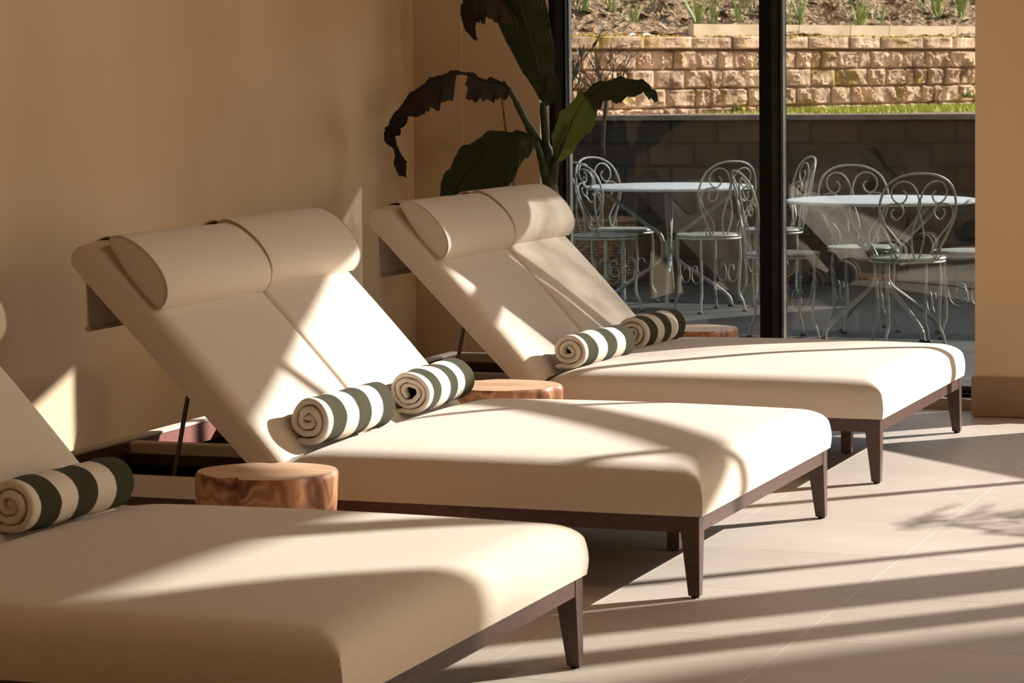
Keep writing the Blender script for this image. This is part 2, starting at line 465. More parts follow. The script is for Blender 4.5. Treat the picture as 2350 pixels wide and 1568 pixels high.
# ------------------------------------------------------------------ mesh helpers
class MB:
    def __init__(self):
        self.v, self.f, self.uv, self.tone = [], [], None, None

    def add(self, vs, fs):
        o = len(self.v)
        self.v += [tuple(p) for p in vs]
        self.f += [tuple(i + o for i in f) for f in fs]
        return self

    def box(self, x0, x1, y0, y1, z0, z1):
        vs = [(x, y, z) for z in (z0, z1) for y in (y0, y1) for x in (x0, x1)]
        fs = [(0, 2, 3, 1), (4, 5, 7, 6), (0, 1, 5, 4), (2, 6, 7, 3), (0, 4, 6, 2), (1, 3, 7, 5)]
        return self.add(vs, fs)

    def prism(self, poly, lo, hi, axis='y'):
        """polygon in two axes extruded along the third"""
        n = len(poly)

        def mk(p, t):
            return {'y': (p[0], t, p[1]), 'x': (t, p[0], p[1]), 'z': (p[0], p[1], t)}[axis]
        vs = [mk(p, lo) for p in poly] + [mk(p, hi) for p in poly]
        fs = [tuple(range(n)), tuple(range(2 * n - 1, n - 1, -1))]
        fs += [(i, n + i, n + (i + 1) % n, (i + 1) % n) for i in range(n)]
        return self.add(vs, fs)

    def tube(self, pts, r, seg=8, closed=False, cap=True):
        pts = [Vector(p) for p in pts]
        n = len(pts)
        rs = r if isinstance(r, (list, tuple)) else [r] * n
        tang = []
        for i in range(n):
            a = pts[(i - 1) % n] if closed or i > 0 else pts[i]
            c = pts[(i + 1) % n] if closed or i < n - 1 else pts[i]
            t = (c - a)
            tang.append(t.normalized() if t.length > 1e-9 else Vector((0, 0, 1)))
        t0 = tang[0]
        ref = Vector((0, 0, 1)) if abs(t0.z) < 0.9 else Vector((1, 0, 0))
        nrm = (ref - t0 * ref.dot(t0)).normalized()
        vs = []
        for i in range(n):
            t = tang[i]
            nrm = (nrm - t * nrm.dot(t))
            nrm = nrm.normalized() if nrm.length > 1e-6 else Vector((1, 0, 0))
            bn = t.cross(nrm)
            for k in range(seg):
                a = 2 * PI * k / seg
                vs.append(pts[i] + (nrm * math.cos(a) + bn * math.sin(a)) * rs[i])
        fs = []
        for i in range(n if closed else n - 1):
            j = (i + 1) % n
            for k in range(seg):
                k2 = (k + 1) % seg
                fs.append((i * seg + k, i * seg + k2, j * seg + k2, j * seg + k))
        if cap and not closed:
            fs.append(tuple(reversed(range(seg))))
            fs.append(tuple((n - 1) * seg + k for k in range(seg)))
        return self.add(vs, fs)

    def grid(self, P, closed_u=False, flip=False):
        """P[i][j] -> points"""
        n, mm = len(P), len(P[0])
        vs = [p for row in P for p in row]
        fs = []
        for i in range(n if closed_u else n - 1):
            for j in range(mm - 1):
                i2 = (i + 1) % n
                q = (i * mm + j, i2 * mm + j, i2 * mm + j + 1, i * mm + j + 1)
                fs.append(tuple(reversed(q)) if flip else q)
        return self.add(vs, fs)

    def lathe(self, prof, cx=0, cy=0, seg=32, cap=True):
        vs, fs = [], []
        n = len(prof)
        for r, z in prof:
            for k in range(seg):
                a = 2 * PI * k / seg
                vs.append((cx + r * math.cos(a), cy + r * math.sin(a), z))
        for i in range(n - 1):
            for k in range(seg):
                k2 = (k + 1) % seg
                fs.append((i * seg + k, i * seg + k2, (i + 1) * seg + k2, (i + 1) * seg + k))
        if cap:
            fs.append(tuple(reversed(range(seg))))
            fs.append(tuple((n - 1) * seg + k for k in range(seg)))
        return self.add(vs, fs)

    def build(self, name, mat, parent=None, smooth=True, loc=None, fix=True, angle=40):
        me = bpy.data.meshes.new(name)
        me.from_pydata(self.v, [], self.f)
        if self.uv is not None:
            ul = me.uv_layers.new(name='UVMap')
            for lp in me.loops:
                ul.data[lp.index].uv = self.uv[lp.vertex_index]
        if self.tone is not None:
            ca = me.color_attributes.new('tone', 'FLOAT_COLOR', 'POINT')
            for i, t in enumerate(self.tone):
                ca.data[i].color = (t, t, t, 1)
        if fix:
            bm = bmesh.new()
            bm.from_mesh(me)
            bmesh.ops.recalc_face_normals(bm, faces=bm.faces)
            bm.to_mesh(me)
            bm.free()
        me.materials.append(mat)
        if smooth:
            me.polygons.foreach_set('use_smooth', [True] * len(me.polygons))
            me.set_sharp_from_angle(angle=math.radians(angle))
        o = bpy.data.objects.new(name, me)
        COL.objects.link(o)
        if parent is not None:
            o.parent = parent
        if loc is not None:
            o.location = loc
        return o


def tag(o, label=None, cat=None, group=None, kind=None):
    if label: o['label'] = label
    if cat: o['category'] = cat
    if group: o['group'] = group
    if kind: o['kind'] = kind
    return o


def thing(name, label, cat, loc=(0, 0, 0), rz=0.0, group=None):
    o = bpy.data.objects.new(name, None)
    o.empty_display_size = 0.1
    COL.objects.link(o)
    o.location = loc
    o.rotation_euler = (0, 0, rz)
    return tag(o, label, cat, group)


def copy_tree(o, parent=None):
    c = o.copy()
    COL.objects.link(c)
    if parent is not None:
        c.parent = parent
    for ch in list(o.children):
        copy_tree(ch, c)
    return c


def structure(o, label=None, cat=None):
    return tag(o, label, cat, kind='structure')


def bez(pts, n=8):
    """Catmull-Rom through points"""
    P = [Vector(p) for p in pts]
    P = [P[0] * 2 - P[1]] + P + [P[-1] * 2 - P[-2]]
    out = []
    for i in range(1, len(P) - 2):
        for k in range(n):
            t = k / n
            a, b_, c, d = P[i - 1], P[i], P[i + 1], P[i + 2]
            out.append(0.5 * ((2 * b_) + (-a + c) * t + (2 * a - 5 * b_ + 4 * c - d) * t * t + (-a + 3 * b_ - 3 * c + d) * t ** 3))
    out.append(P[-2])
    return out


# ------------------------------------------------------------------ room shell
WX = -4.46          # head wall
WY = 11.10          # glazing plane
X1, Y0 = 8.0, -7.0  # far right wall and rear wall
structure(MB().box(WX - 0.2, X1 + 0.2, Y0 - 0.2, 11.13, -0.12, 0.0).build('floor', M['floor'], smooth=False),
          'pale limestone tiled floor with thin joints', 'floor')
structure(MB().box(WX - 0.2, WX, Y0, 11.2, 0.0, CEIL).build('wall_left', M['plaster'], smooth=False),
          'tan plaster wall behind the lounger heads', 'wall')
structure(MB().box(WX - 0.2, X1 + 0.2, Y0 - 0.2, 11.13, CEIL, CEIL + 0.15).build('ceiling', M['ceiling'], smooth=False),
          'timber ceiling of the hall', 'ceiling')
structure(MB().box(WX - 0.2, X1 + 0.2, Y0 - 0.2, Y0, 0.0, CEIL).build('wall_rear', M['dark_panel'], smooth=False),
          'dark timber wall at the rear of the hall', 'wall')

# window wall: plaster left of the visible window
wb = MB()
wb.box(WX, -4.243, 10.985, 11.2, 0.0, CEIL)
wb.box(-4.243, -3.90, 11.0, 11.2, 0.0, CEIL)
structure(wb.build('wall_window', M['plaster'], smooth=False), 'tan plaster wall between the corner and the window', 'wall')
# header over the visible window
structure(MB().box(-3.90, -2.05, 11.03, 11.2, 1.78, CEIL).build('wall_header', M['plaster'], smooth=False),
          'plaster above the visible window', 'wall')
# pillar right of it
structure(MB().box(-2.05, -1.75, 10.84, 11.13, 0.0, CEIL).build('wall_pillar', M['plaster_pillar'], smooth=False),
          'peach plaster pillar right of the window', 'pillar')
structure(MB().box(-2.062, -1.73, 10.826, 11.0, 0.006, 0.157).build('baseboard_pillar', M['skirting'], smooth=False),
          'brown stone skirting round the foot of the pillar', 'skirting')
structure(MB().box(WX, WX + 0.012, Y0, 10.985, 0.0, 0.12).build('baseboard_left', M['sill'], smooth=False),
          'pale skirting along the tan wall', 'skirting')
structure(MB().box(-5.2, -1.9, 11.2, 12.1, 2.06, 2.2).build('trim_sun_blocker', M['black_frame'], smooth=False), 'added out-of-view slab cutting the higher sun above the patio window', 'canopy')  # unseen slab added to keep high sun off the left wall
structure(MB().box(-3.90, -2.05, 11.055, 11.15, 0.0, 0.042).build('trim_sill', M['sill'], smooth=False),
          'pale stone sill under the window', 'sill')

# sunlit gable glazing to the right of the picture: rails that follow the roof slope
def roof(x):
    if x <= 2.46: return 3.035 + 0.345 * x
    return 3.93 + 0.75 * (x - 2.5)
GY0, GY1 = 11.08, 11.12
structure(MB().prism([(-1.75, roof(-1.75)), (2.46, roof(2.46)), (2.46, CEIL), (-1.75, CEIL)], 11.07, 11.14).build('wall_gable', M['plaster'], smooth=False),
          'plaster gable above the sloping glazing', 'wall')
structure(MB().prism([(-1.05, 0), (2.06, 0), (2.06, 1.2 + 0.34 * 2.06), (-1.05, 1.2 - 0.34 * 1.05)], 11.07, 11.14).build('wall_low_blocker', M['plaster'], smooth=False),  # unseen infill, its sloping top shaped to cast the diagonal floor shade
          'added sloping panel stopping the low sun under the gable glazing', 'wall')
structure(MB().box(-1.75, -1.05, 11.07, 11.14, 0, 0.28).build('wall_plinth', M['plaster'], smooth=False),
          'plaster plinth under the gable glazing', 'wall')
w2 = structure(MB().prism([(-1.75, 2.395 - 0.34 * 1.75), (2.06, 2.395 + 0.34 * 2.06), (2.06, 2.515 + 0.34 * 2.06), (-1.75, 2.515 - 0.34 * 1.75)], GY0, GY1).build('window_2', M['black_frame'], smooth=False),
               'sloping black rail of the gable glazing', 'window')
for mx in (-1.08, 0.31, 1.69):
    MB().box(mx - 0.022, mx + 0.022, GY0, GY1, 0.2, roof(mx)).build('mullion', M['black_frame'], w2, smooth=False)
MB().prism([(-1.75, 0.28), (-1.05, 0.28), (-1.05, 0.84), (2.06, 1.9), (2.06, roof(2.06)), (-1.75, roof(-1.75))], 11.097, 11.103).build('pane', M['glass'], w2, smooth=False)
structure(MB().box(2.08, 2.44, 11.08, 11.12, 0, CEIL).box(2.69, 2.87, 11.08, 11.12, 0, CEIL)
          .prism([(2.44, roof(2.44)), (2.87, roof(2.87)), (3.52, roof(3.52)), (3.52, CEIL), (2.44, CEIL)], 11.08, 11.12)
          .box(3.52, 6.4, 11.08, 11.12, 0, CEIL).build('wall_gable_right', M['plaster'], smooth=False), 'plaster piers of the gable', 'wall')
w3 = structure(MB().box(6.4, 6.46, GY0, GY1, 0, CEIL).box(7.9, 8.0, GY0, GY1, 0, CEIL).build('window_3', M['black_frame'], smooth=False), 'far right glazing', 'window')
MB().box(2.46, 3.5, 11.097, 11.103, 0, CEIL - 0.3).build('pane', M['glass_tinted'], w3, smooth=False)
MB().box(6.46, 7.9, 11.097, 11.103, 0, CEIL).build('pane', M['glass'], w3, smooth=False)

# right hand wall (out of frame), its warm glazing added for fill light
wr = MB()
wr.box(X1, X1 + 0.2, Y0, 11.13, 5.0, CEIL)
wr.box(X1, X1 + 0.2, Y0, 1.6, 0, 5.0)
for i in range(5):
    y = 3.3 + i * 1.9
    wr.box(X1, X1 + 0.2, y, y + 0.12, 0, 5.0)
structure(wr.build('wall_right', M['plaster'], smooth=False), 'plaster piers of the glazed right wall', 'wall')
w4 = structure(MB().box(X1 + 0.08, X1 + 0.14, 1.6, 11.1, 0, 0.08).build('window_4', M['black_frame'], smooth=False), 'added warm tinted glazing of the right wall, letting fill light in', 'window')
MB().box(X1 + 0.10, X1 + 0.106, 1.6, 11.1, 0.08, 5.0).build('pane', M['glass_warm_fill'], w4, smooth=False)

# the visible window
FY = 11.12
w1 = structure(MB().box(-3.903, -3.884, FY, FY + 0.06, 0.04, 1.79).box(-3.848, -3.834, FY + 0.02, FY + 0.09, 0.04, 1.79)
               .box(-2.085, -2.05, FY + 0.02, FY + 0.09, 0.04, 1.79)
               .box(-3.884, -2.05, FY, FY + 0.012, 0.042, 0.056).box(-3.884, -2.05, FY + 0.075, FY + 0.09, 0.042, 0.078)
               .box(-3.884, -2.05, FY, FY + 0.09, 1.74, 1.79).build('window_1', M['black_frame'], smooth=False),
               'black framed window onto the patio', 'window')
MB().box(-3.884, -3.848, FY + 0.012, FY + 0.06, 0.05, 1.75).build('jamb_panel', M['grey_frame'], w1, smooth=False)
MB().box(-3.834, -3.829, FY + 0.055, FY + 0.09, 0.07, 1.75).build('lit_edge_strip', M['lit_edge'], w1, smooth=False)  # same pale strip along the jamb edge
mu = MB().box(-2.99, -2.941, FY, FY + 0.09, 0.05, 1.75).box(-2.911, -2.899, FY, FY + 0.09, 0.05, 1.75).build('mullion', M['black_frame'], w1, smooth=False)
MB().box(-2.941, -2.911, FY + 0.005, FY + 0.08, 0.05, 1.75).build('mullion_panel', M['grey_frame'], mu, smooth=False)
MB().box(-2.899, -2.895, FY + 0.02, FY + 0.06, 0.07, 1.75).build('lit_edge_strip', M['lit_edge'], w1, smooth=False)  # painted strip for the light on the mullion edge
MB().box(-3.83, -2.985, 11.180, 11.188, 0.06, 1.76).build('pane', M['glass_tinted'], w1, smooth=False)
MB().box(-2.90, -2.08, 11.180, 11.188, 0.06, 1.76).build('pane', M['glass_tinted'], w1, smooth=False)
MB().box(-3.884, -2.05, FY + 0.012, FY + 0.075, 0.042, 0.052).build('track', M['grey_frame'], w1, smooth=False)

# added fill lamps, out of view
for i, (lx, ly) in enumerate(FILL_LAMPS):
    t = thing('fill_lamp', 'added warm fill lamp under the hall ceiling, out of view', 'lamp', (lx, ly, CEIL - 0.06), 0, 'added fill lamps')
    MB().lathe([(0.30, 0), (0.31, 0.02), (0.31, 0.06)], seg=32).build('fill_body', M['fill_body'], t)
    MB().lathe([(0.27, -0.006), (0.27, 0.004)], seg=32).build('diffuser', M['fill_glow'], t)
    ld = bpy.data.lights.new('fill_light', 'AREA')
    ld.shape = 'DISK'; ld.size = 0.54; ld.energy = FILL_POWER; ld.color = (1.0, 0.84, 0.64)
    lo = bpy.data.objects.new('fill_light', ld)
    COL.objects.link(lo); lo.parent = t; lo.location = (0, 0, -0.02)


# ------------------------------------------------------------------ cushions as soft boxes
def soft_axis(n_mid, a, L, extra=()):
    e = [0, .004, .010, .018, .028, .040, .055, .072, a]
    e = [x for x in e if x <= a]
    mid = list(np.linspace(a, L - a, n_mid))[1:-1]
    return sorted(set(e + mid + [L - x for x in e] + list(extra)))


def soft_box(mb, L, Wd, zb, zt, a, bb, crown, fn=None, nu=24, nv=20, xa=None, extra_v=()):
    """soft cushion in local (u, v, t): flat side walls, elliptic rounded upper edges (a across, bb down)."""
    us, vs_ = soft_axis(nu, a, L), soft_axis(nv, a, Wd, extra_v)

    def top(u, v):
        d = min(u, L - u, v, Wd - v)
        z = zt
        if d < a:
            z = zt - bb * (1 - math.sqrt(max(0.0, 1 - (1 - d / a) ** 2)))
        cu, cv = 1 - (2 * u / L - 1) ** 2, 1 - (2 * v / Wd - 1) ** 2
        z += crown * (max(cu, 0) ** 0.5) * (max(cv, 0) ** 0.6)
        if fn: z += fn(u, v)
        return z
    P = [[(u, v, top(u, v)) for v in vs_] for u in us]
    mb.grid(P)
    rim = [(u, 0.0) for u in us] + [(L, v) for v in vs_[1:]] + [(u, Wd) for u in reversed(us[:-1])] + [(0.0, v) for v in reversed(vs_[1:-1])]

    def bulge(k):
        return 0.004 * math.sin(PI * k)
    lv = [0, .25, .5, .75, 1]
    ring = []
    for (u, v) in rim:
        zt_ = top(u, v)
        col = []
        for k in lv:
            ou = (-1 if u == 0 else 1 if u == L else 0) * bulge(k)
            ov = (-1 if v == 0 else 1 if v == Wd else 0) * bulge(k)
            col.append((u + ou, v + ov, zt_ + (zb - zt_) * k))
        ring.append(col)
    mb.grid(ring, closed_u=True)
    mb.add([(0, 0, zb), (L, 0, zb), (L, Wd, zb), (0, Wd, zb)], [(0, 1, 2, 3)])


LW = 1.385                              # lounger width
BA = math.radians(46.5)                 # backrest angle
U0 = Vector((-1.180, 0, 0.312))         # crease between seat and back
BD = Vector((-math.cos(BA), 0, math.sin(BA)))
BN = Vector((math.sin(BA), 0, math.cos(BA)))
BL = 0.845


def back_pt(s, y, t):
    return U0 + BD * s + BN * t + Vector((0, y, 0))


def weld(o, dist=0.0006):
    bm = bmesh.new(); bm.from_mesh(o.data)
    bmesh.ops.remove_doubles(bm, verts=bm.verts, dist=dist)
    bmesh.ops.recalc_face_normals(bm, faces=bm.faces)
    bm.to_mesh(o.data); bm.free()
    me = o.data
    me.polygons.foreach_set('use_smooth', [True] * len(me.polygons))
    me.set_sharp_from_angle(angle=math.radians(42))


def make_lounger():
    t = thing('sun_lounger', '', 'lounger')
    # seat mattress, local u from the head crease (0) to the foot (1.18)
    def seat_fn(u, v):
        d = 0.0
        if u < 0.16:
            d -= 0.020 * (1 - u / 0.16) ** 2
        return d + 0.0015 * math.sin(7 * u + 3 * v) * math.sin(5 * v)
    mb = MB()
    soft_box(mb, 1.186, LW + 0.008, 0.213, 0.334, 0.088, 0.052, 0.027, seat_fn, 30, 26)
    mb.v = [(x - 1.186, y - 0.004, z) for x, y, z in mb.v]
    weld(mb.build('seat_mattress', M['linen'], t))
    # corner seams of the mattress
    for y in (-0.0038, LW + 0.0038):
        MB().tube([(-0.0003, y, 0.214), (0.0003, y, 0.25), (-0.0008, y, 0.279)], 0.0019, 6).build('seam', M['linen'], t)
    # backrest mattress
    def back_fn(s, v):
        g = abs(v - LW / 2)
        d = -0.020 * math.exp(-(g / 0.009) ** 2) - 0.006 * math.exp(-(g / 0.05) ** 2)
        d += 0.0022 * math.sin(6 * s + 2 * v) * math.sin(4.3 * v)
        return d
    ex = [LW / 2 + d for d in (-.03, -.018, -.011, -.006, -.003, 0, .003, .006, .011, .018, .03)]
    ys = soft_axis(20, 0.055, LW, ex)
    prof = []
    for k in range(25):                                   # face, from the crease to the head end
        s_ = (BL - 0.06) * k / 24
        prof.append((s_, 0.010 * math.sin(PI * min(1, s_ / BL)) ** 0.7, 1.0))
    for k in range(1, 14):                                # rounded head end
        a = PI / 2 - PI * k / 14
        prof.append((BL - 0.06 + 0.048 * math.cos(a) ** 0.85 + 0.012 * (1 - math.sin(a)) / 2, -0.050 + 0.052 * math.sin(a), max(0.0, math.sin(a))))
    for k in range(9):                                    # underside
        s_ = (BL - 0.06) * (1 - k / 8)
        prof.append((s_, -0.083 - 0.020 * s_ / BL, 0.0))
    mb = MB()
    nP = len(prof)
    for y in ys:
        d = min(y, LW - y)
        rr = 0.036 * (1 - math.sqrt(max(0.0, 1 - (1 - d / 0.055) ** 2))) if d < 0.055 else 0.0
        for s_, t_, w_ in prof:
            p = back_pt(s_ - 0.004 * (rr > 0) * w_, y, t_ + w_ * (back_fn(s_, y) - rr + 0.004 * math.sin(PI * y / LW)))
            mb.v.append((p.x, p.y, p.z))
    for k in range(len(ys) - 1):
        for i in range(nP):
            mb.f.append((k * nP + i, k * nP + (i + 1) % nP, (k + 1) * nP + (i + 1) % nP, (k + 1) * nP + i))
    mb.f.append(tuple(range(nP))); mb.f.append(tuple((len(ys) - 1) * nP + i for i in range(nP)))
    weld(mb.build('backrest', M['linen'], t))
    # frame of dark wood under the seat
    fr = MB()
    fr.box(-0.045, -0.010, 0.002, LW - 0.002, 0.170, 0.212)
    fr.box(-2.05, -0.045, 0.002, 0.032, 0.170, 0.212)
    fr.box(-2.05, -0.045, LW - 0.032, LW - 0.002, 0.170, 0.212)
    fr.box(-2.015, -0.045, LW / 2 - 0.02, LW / 2 + 0.02, 0.175, 0.212)
    fr.box(-0.30, -0.26, 0.032, LW - 0.032, 0.175, 0.211)
    fr.build('frame', M['dark_wood'], t, smooth=False)
    MB().box(-2.05, -2.015, 0.032, LW - 0.032, 0.170, 0.243).build('head_board', M['red_wood'], t, smooth=False)
    MB().box(-2.014, -0.05, 0.034, LW - 0.034, 0.176, 0.182).build('base_panel', M['black_mesh'], t, smooth=False)
    # upholstered rails of the tray under the raised back
    rl = [(-2.05, -1.10, LW - 0.034, LW + 0.002, 0.213, 0.252),
          (-2.00, -1.10, LW / 2 - 0.022, LW / 2 + 0.022, 0.2125, 0.250), (-2.056, -2.010, -0.002, LW + 0.002, 0.2435, 0.254)]
    MB().prism([(-0.012, 0.197), (0.001, 0.197), (0.001, 0.2125), (0.034, 0.2125), (0.034, 0.252), (-0.012, 0.252)], -2.05, -1.188, 'x').build('tray_rail', M['linen'], t, smooth=False)
    for r in rl:
        o = MB().box(*r).build('tray_rail', M['linen'], t, smooth=False)
        bv = o.modifiers.new('edge', 'BEVEL'); bv.width = 0.006; bv.segments = 2
    # legs
    def leg(x_out, y_out, sx, sy, top=0.213):
        w, n, h = 0.050, 0.030, 0.006
        a = [(x_out, y_out), (x_out + sx * w, y_out), (x_out + sx * w, y_out + sy * w), (x_out, y_out + sy * w)]
        b_ = [(x_out, y_out), (x_out + sx * n, y_out), (x_out + sx * n, y_out + sy * n), (x_out, y_out + sy * n)]
        vs = [(p[0], p[1], h) for p in b_] + [(p[0], p[1], 0.170) for p in a] + [(p[0], p[1], top - 0.001) for p in a]
        fs = [(3, 2, 1, 0), (8, 9, 10, 11)]
        for l in (0, 4):
            fs += [(l + i, l + (i + 1) % 4, l + 4 + (i + 1) % 4, l + 4 + i) for i in range(4)]
        o = MB().add(vs, fs).build('leg', M['dark_wood'], t, smooth=False)
        bv = o.modifiers.new('edge', 'BEVEL'); bv.width = 0.0018; bv.segments = 2
        g = MB().lathe([(0.010, 0.0), (0.011, 0.002), (0.011, 0.007)], x_out + sx * n / 2, y_out + sy * n / 2, 16).build('glide', M['cap'], o)
        return o
    leg(-0.008, 0.0, -1, 1)
    leg(-0.008, LW, -1, -1)
    leg(-2.048, 0.0, 1, 1)
    leg(-2.048, LW, 1, -1)
    for x in (-0.30, -1.75):
        o = MB().box(x, x + 0.036, LW / 2 - 0.018, LW / 2 + 0.018, 0.004, 0.176).build('leg', M['dark_wood'], t, smooth=False)
        MB().lathe([(0.010, 0.0), (0.011, 0.002), (0.011, 0.006)], x + 0.018, LW / 2, 16).build('glide', M['cap'], o)
    for y in (0.045, LW - 0.045):
        MB().tube([(-1.478, y, 0.502), (-1.540, y, 0.205)], 0.0065, 10).build('prop_rod', M['steel_dark'], t)
    return t


LX = -2.0
LY = {'near': 4.600, 'mid': 6.858, 'far': 8.970}
lounger = make_lounger()
lounger.location = (LX - 0.020, LY['near'], 0)
lounger['label'] = 'cream double sun lounger mostly in shade, nearest and cut by the left edge'
lounger['group'] = 'double sun loungers in a row'
l2 = copy_tree(lounger); l2.location = (LX, LY['mid'], 0)
l2['label'] = 'middle cream double sun lounger, its raised back crossed by a bright slanting sun patch'
l3 = copy_tree(lounger); l3.location = (LX, LY['far'], 0)
l3['label'] = 'cream double sun lounger farthest back, right beside the window'


# ------------------------------------------------------------------ head pillows that hang over the raised backs
def make_pillow():
    t = thing('headrest_pillow', '', 'pillow')
    W = 0.672
    s0, s1 = 0.545, 0.788
    nprof, nlen = 26, 26
    def prof(k, full):
        """D outline in (s, t); k 0..1 runs bottom tip -> bulge -> top tip"""
        a = PI * k
        s = s0 + (s1 - s0) * (0.5 - 0.5 * math.cos(a))
        h = 0.078 * full
        q = (math.sin(a) ** 0.80) * (1 + 0.12 * math.cos(a))
        return s, 0.012 + h * q + 0.018 * k
    rows = []
    ys = [0.0, .004, .012, .03, .06, .1, .16] + list(np.linspace(.22, W - .22, 12)) + [W - .16, W - .1, W - .06, W - .03, W - .012, W - .004, W]
    for y in ys:
        e = min(y, W - y)
        full = 0.92 + 0.10 * min(1, e / 0.16) ** 0.5
        ring = []
        for i in range(nprof):
            s, tt = prof(i / (nprof - 1), full)
            p = back_pt(s, y, tt); ring.append((p.x, p.y, p.z))
        for i in range(1, 10):                               # soft underside
            k = i / 10
            s = s1 + (s0 - s1) * k
            tt = 0.030 - 0.018 * k - 0.012 * math.sin(PI * k)
            p = back_pt(s, y, tt); ring.append((p.x, p.y, p.z))
        rows.append(ring)
    mb = MB()
    n = len(rows[0])
    vs = [p for r in rows for p in r]
    fs = []
    for i in range(len(rows) - 1):
        for j in range(n):
            fs.append((i * n + j, i * n + (j + 1) % n, (i + 1) * n + (j + 1) % n, (i + 1) * n + j))
    mb.add(vs, fs)
    for base, bul in ((0, -0.006), ((len(rows) - 1) * n, 0.006)):    # slightly domed end panels
        cs = back_pt((s0 + s1) / 2 + 0.01, ys[0] + bul if base == 0 else ys[-1] + bul, 0.035)
        mb.v.append((cs.x, cs.y, cs.z)); ci = len(mb.v) - 1
        for j in range(n):
            mb.f.append((base + j, base + (j + 1) % n, ci))
    mb.build('cushion', M['linen'], t, angle=50)
    for row, dy in ((rows[0], -0.001), (rows[-1], 0.001)):
        MB().tube([(p[0], p[1] + dy, p[2]) for p in row], 0.0026, 6, closed=True).build('piping', M['piping'], t)
    # drape that goes over the top of the back and hangs down behind as a counterweight
    y0, y1 = 0.085, W - 0.085
    path = [back_pt(0.775, 0, 0.016), back_pt(0.800, 0, 0.012), back_pt(0.822, 0, 0.000), back_pt(0.836, 0, -0.020),
            back_pt(0.843, 0, -0.050), back_pt(0.846, 0, -0.078)]
    lowx = path[-1]
    path += [Vector((lowx.x - 0.003, 0, lowx.z - 0.04)), Vector((lowx.x, 0, 0.74)), Vector((lowx.x + 0.002, 0, 0.655))]
    path = bez(path, 5)
    mb = MB()
    off = 0.0022
    P1, P2 = [], []
    for i, p in enumerate(path):
        a = path[max(i - 1, 0)]; c = path[min(i + 1, len(path) - 1)]
        tg = (c - a).normalized(); nn = Vector((-tg.z, 0, tg.x))
        P1.append(p + nn * off); P2.append(p - nn * off)
    loop = P1 + P2[::-1]
    prof_ = [(p.x, p.z) for p in loop]
    nL = len(prof_)
    nY = 8
    vs, fs = [], []
    for k in range(nY + 1):
        y = y0 + (y1 - y0) * k / nY
        for i, (x, z) in enumerate(prof_):
            hang = max(0.0, min(1.0, (0.80 - z) / 0.15))
            vs.append((x + 0.004 * hang * math.sin(k * 1.3), y, z))
    for k in range(nY):
        for i in range(nL):
            fs.append((k * nL + i, k * nL + (i + 1) % nL, (k + 1) * nL + (i + 1) % nL, (k + 1) * nL + i))
    fs.append(tuple(range(nL))); fs.append(tuple(nY * nL + i for i in reversed(range(nL))))
    dr = mb.add(vs, fs).build('drape', M['linen'], t)
    MB().tube([(lowx.x + 0.002, y0 - 0.002, 0.649), (lowx.x + 0.002, y1 + 0.002, 0.649)], 0.0085, 10).build('weighted_hem', M['piping'], dr)
    return t


pil = make_pillow()
PIL = [('near', 0.704, -0.012, 0.0, 'cream headrest pillow at the left edge of the photo, only a sliver showing'),
       ('mid', 0.008, 0.0, 0.0, 'near half of the two cream headrest pillows on the middle lounger'),
       ('mid', 0.704, 0.016, -0.01, 'far half of the two cream headrest pillows on the middle lounger, its tip sunlit'),
       ('far', 0.008, 0.0, 0.0, 'near half of the two cream headrest pillows on the lounger by the window'),
       ('far', 0.704, 0.010, 0.0, 'far half of the two cream headrest pillows, in front of the window and plant')]
for i, (k, dy, ds, da, lab) in enumerate(PIL):
    o = pil if i == 0 else copy_tree(pil)
    cen = back_pt(0.67, 0.336, 0)
    rot = Matrix.Rotation(-da, 4, BN)
    o.matrix_world = Matrix.Translation(Vector((LX + (0.008 if k == 'near' else 0), LY[k] + dy, 0)) + cen + BD * ds) @ rot @ Matrix.Translation(-cen)
    o['label'] = lab
    o['group'] = 'headrest pillows on the loungers'


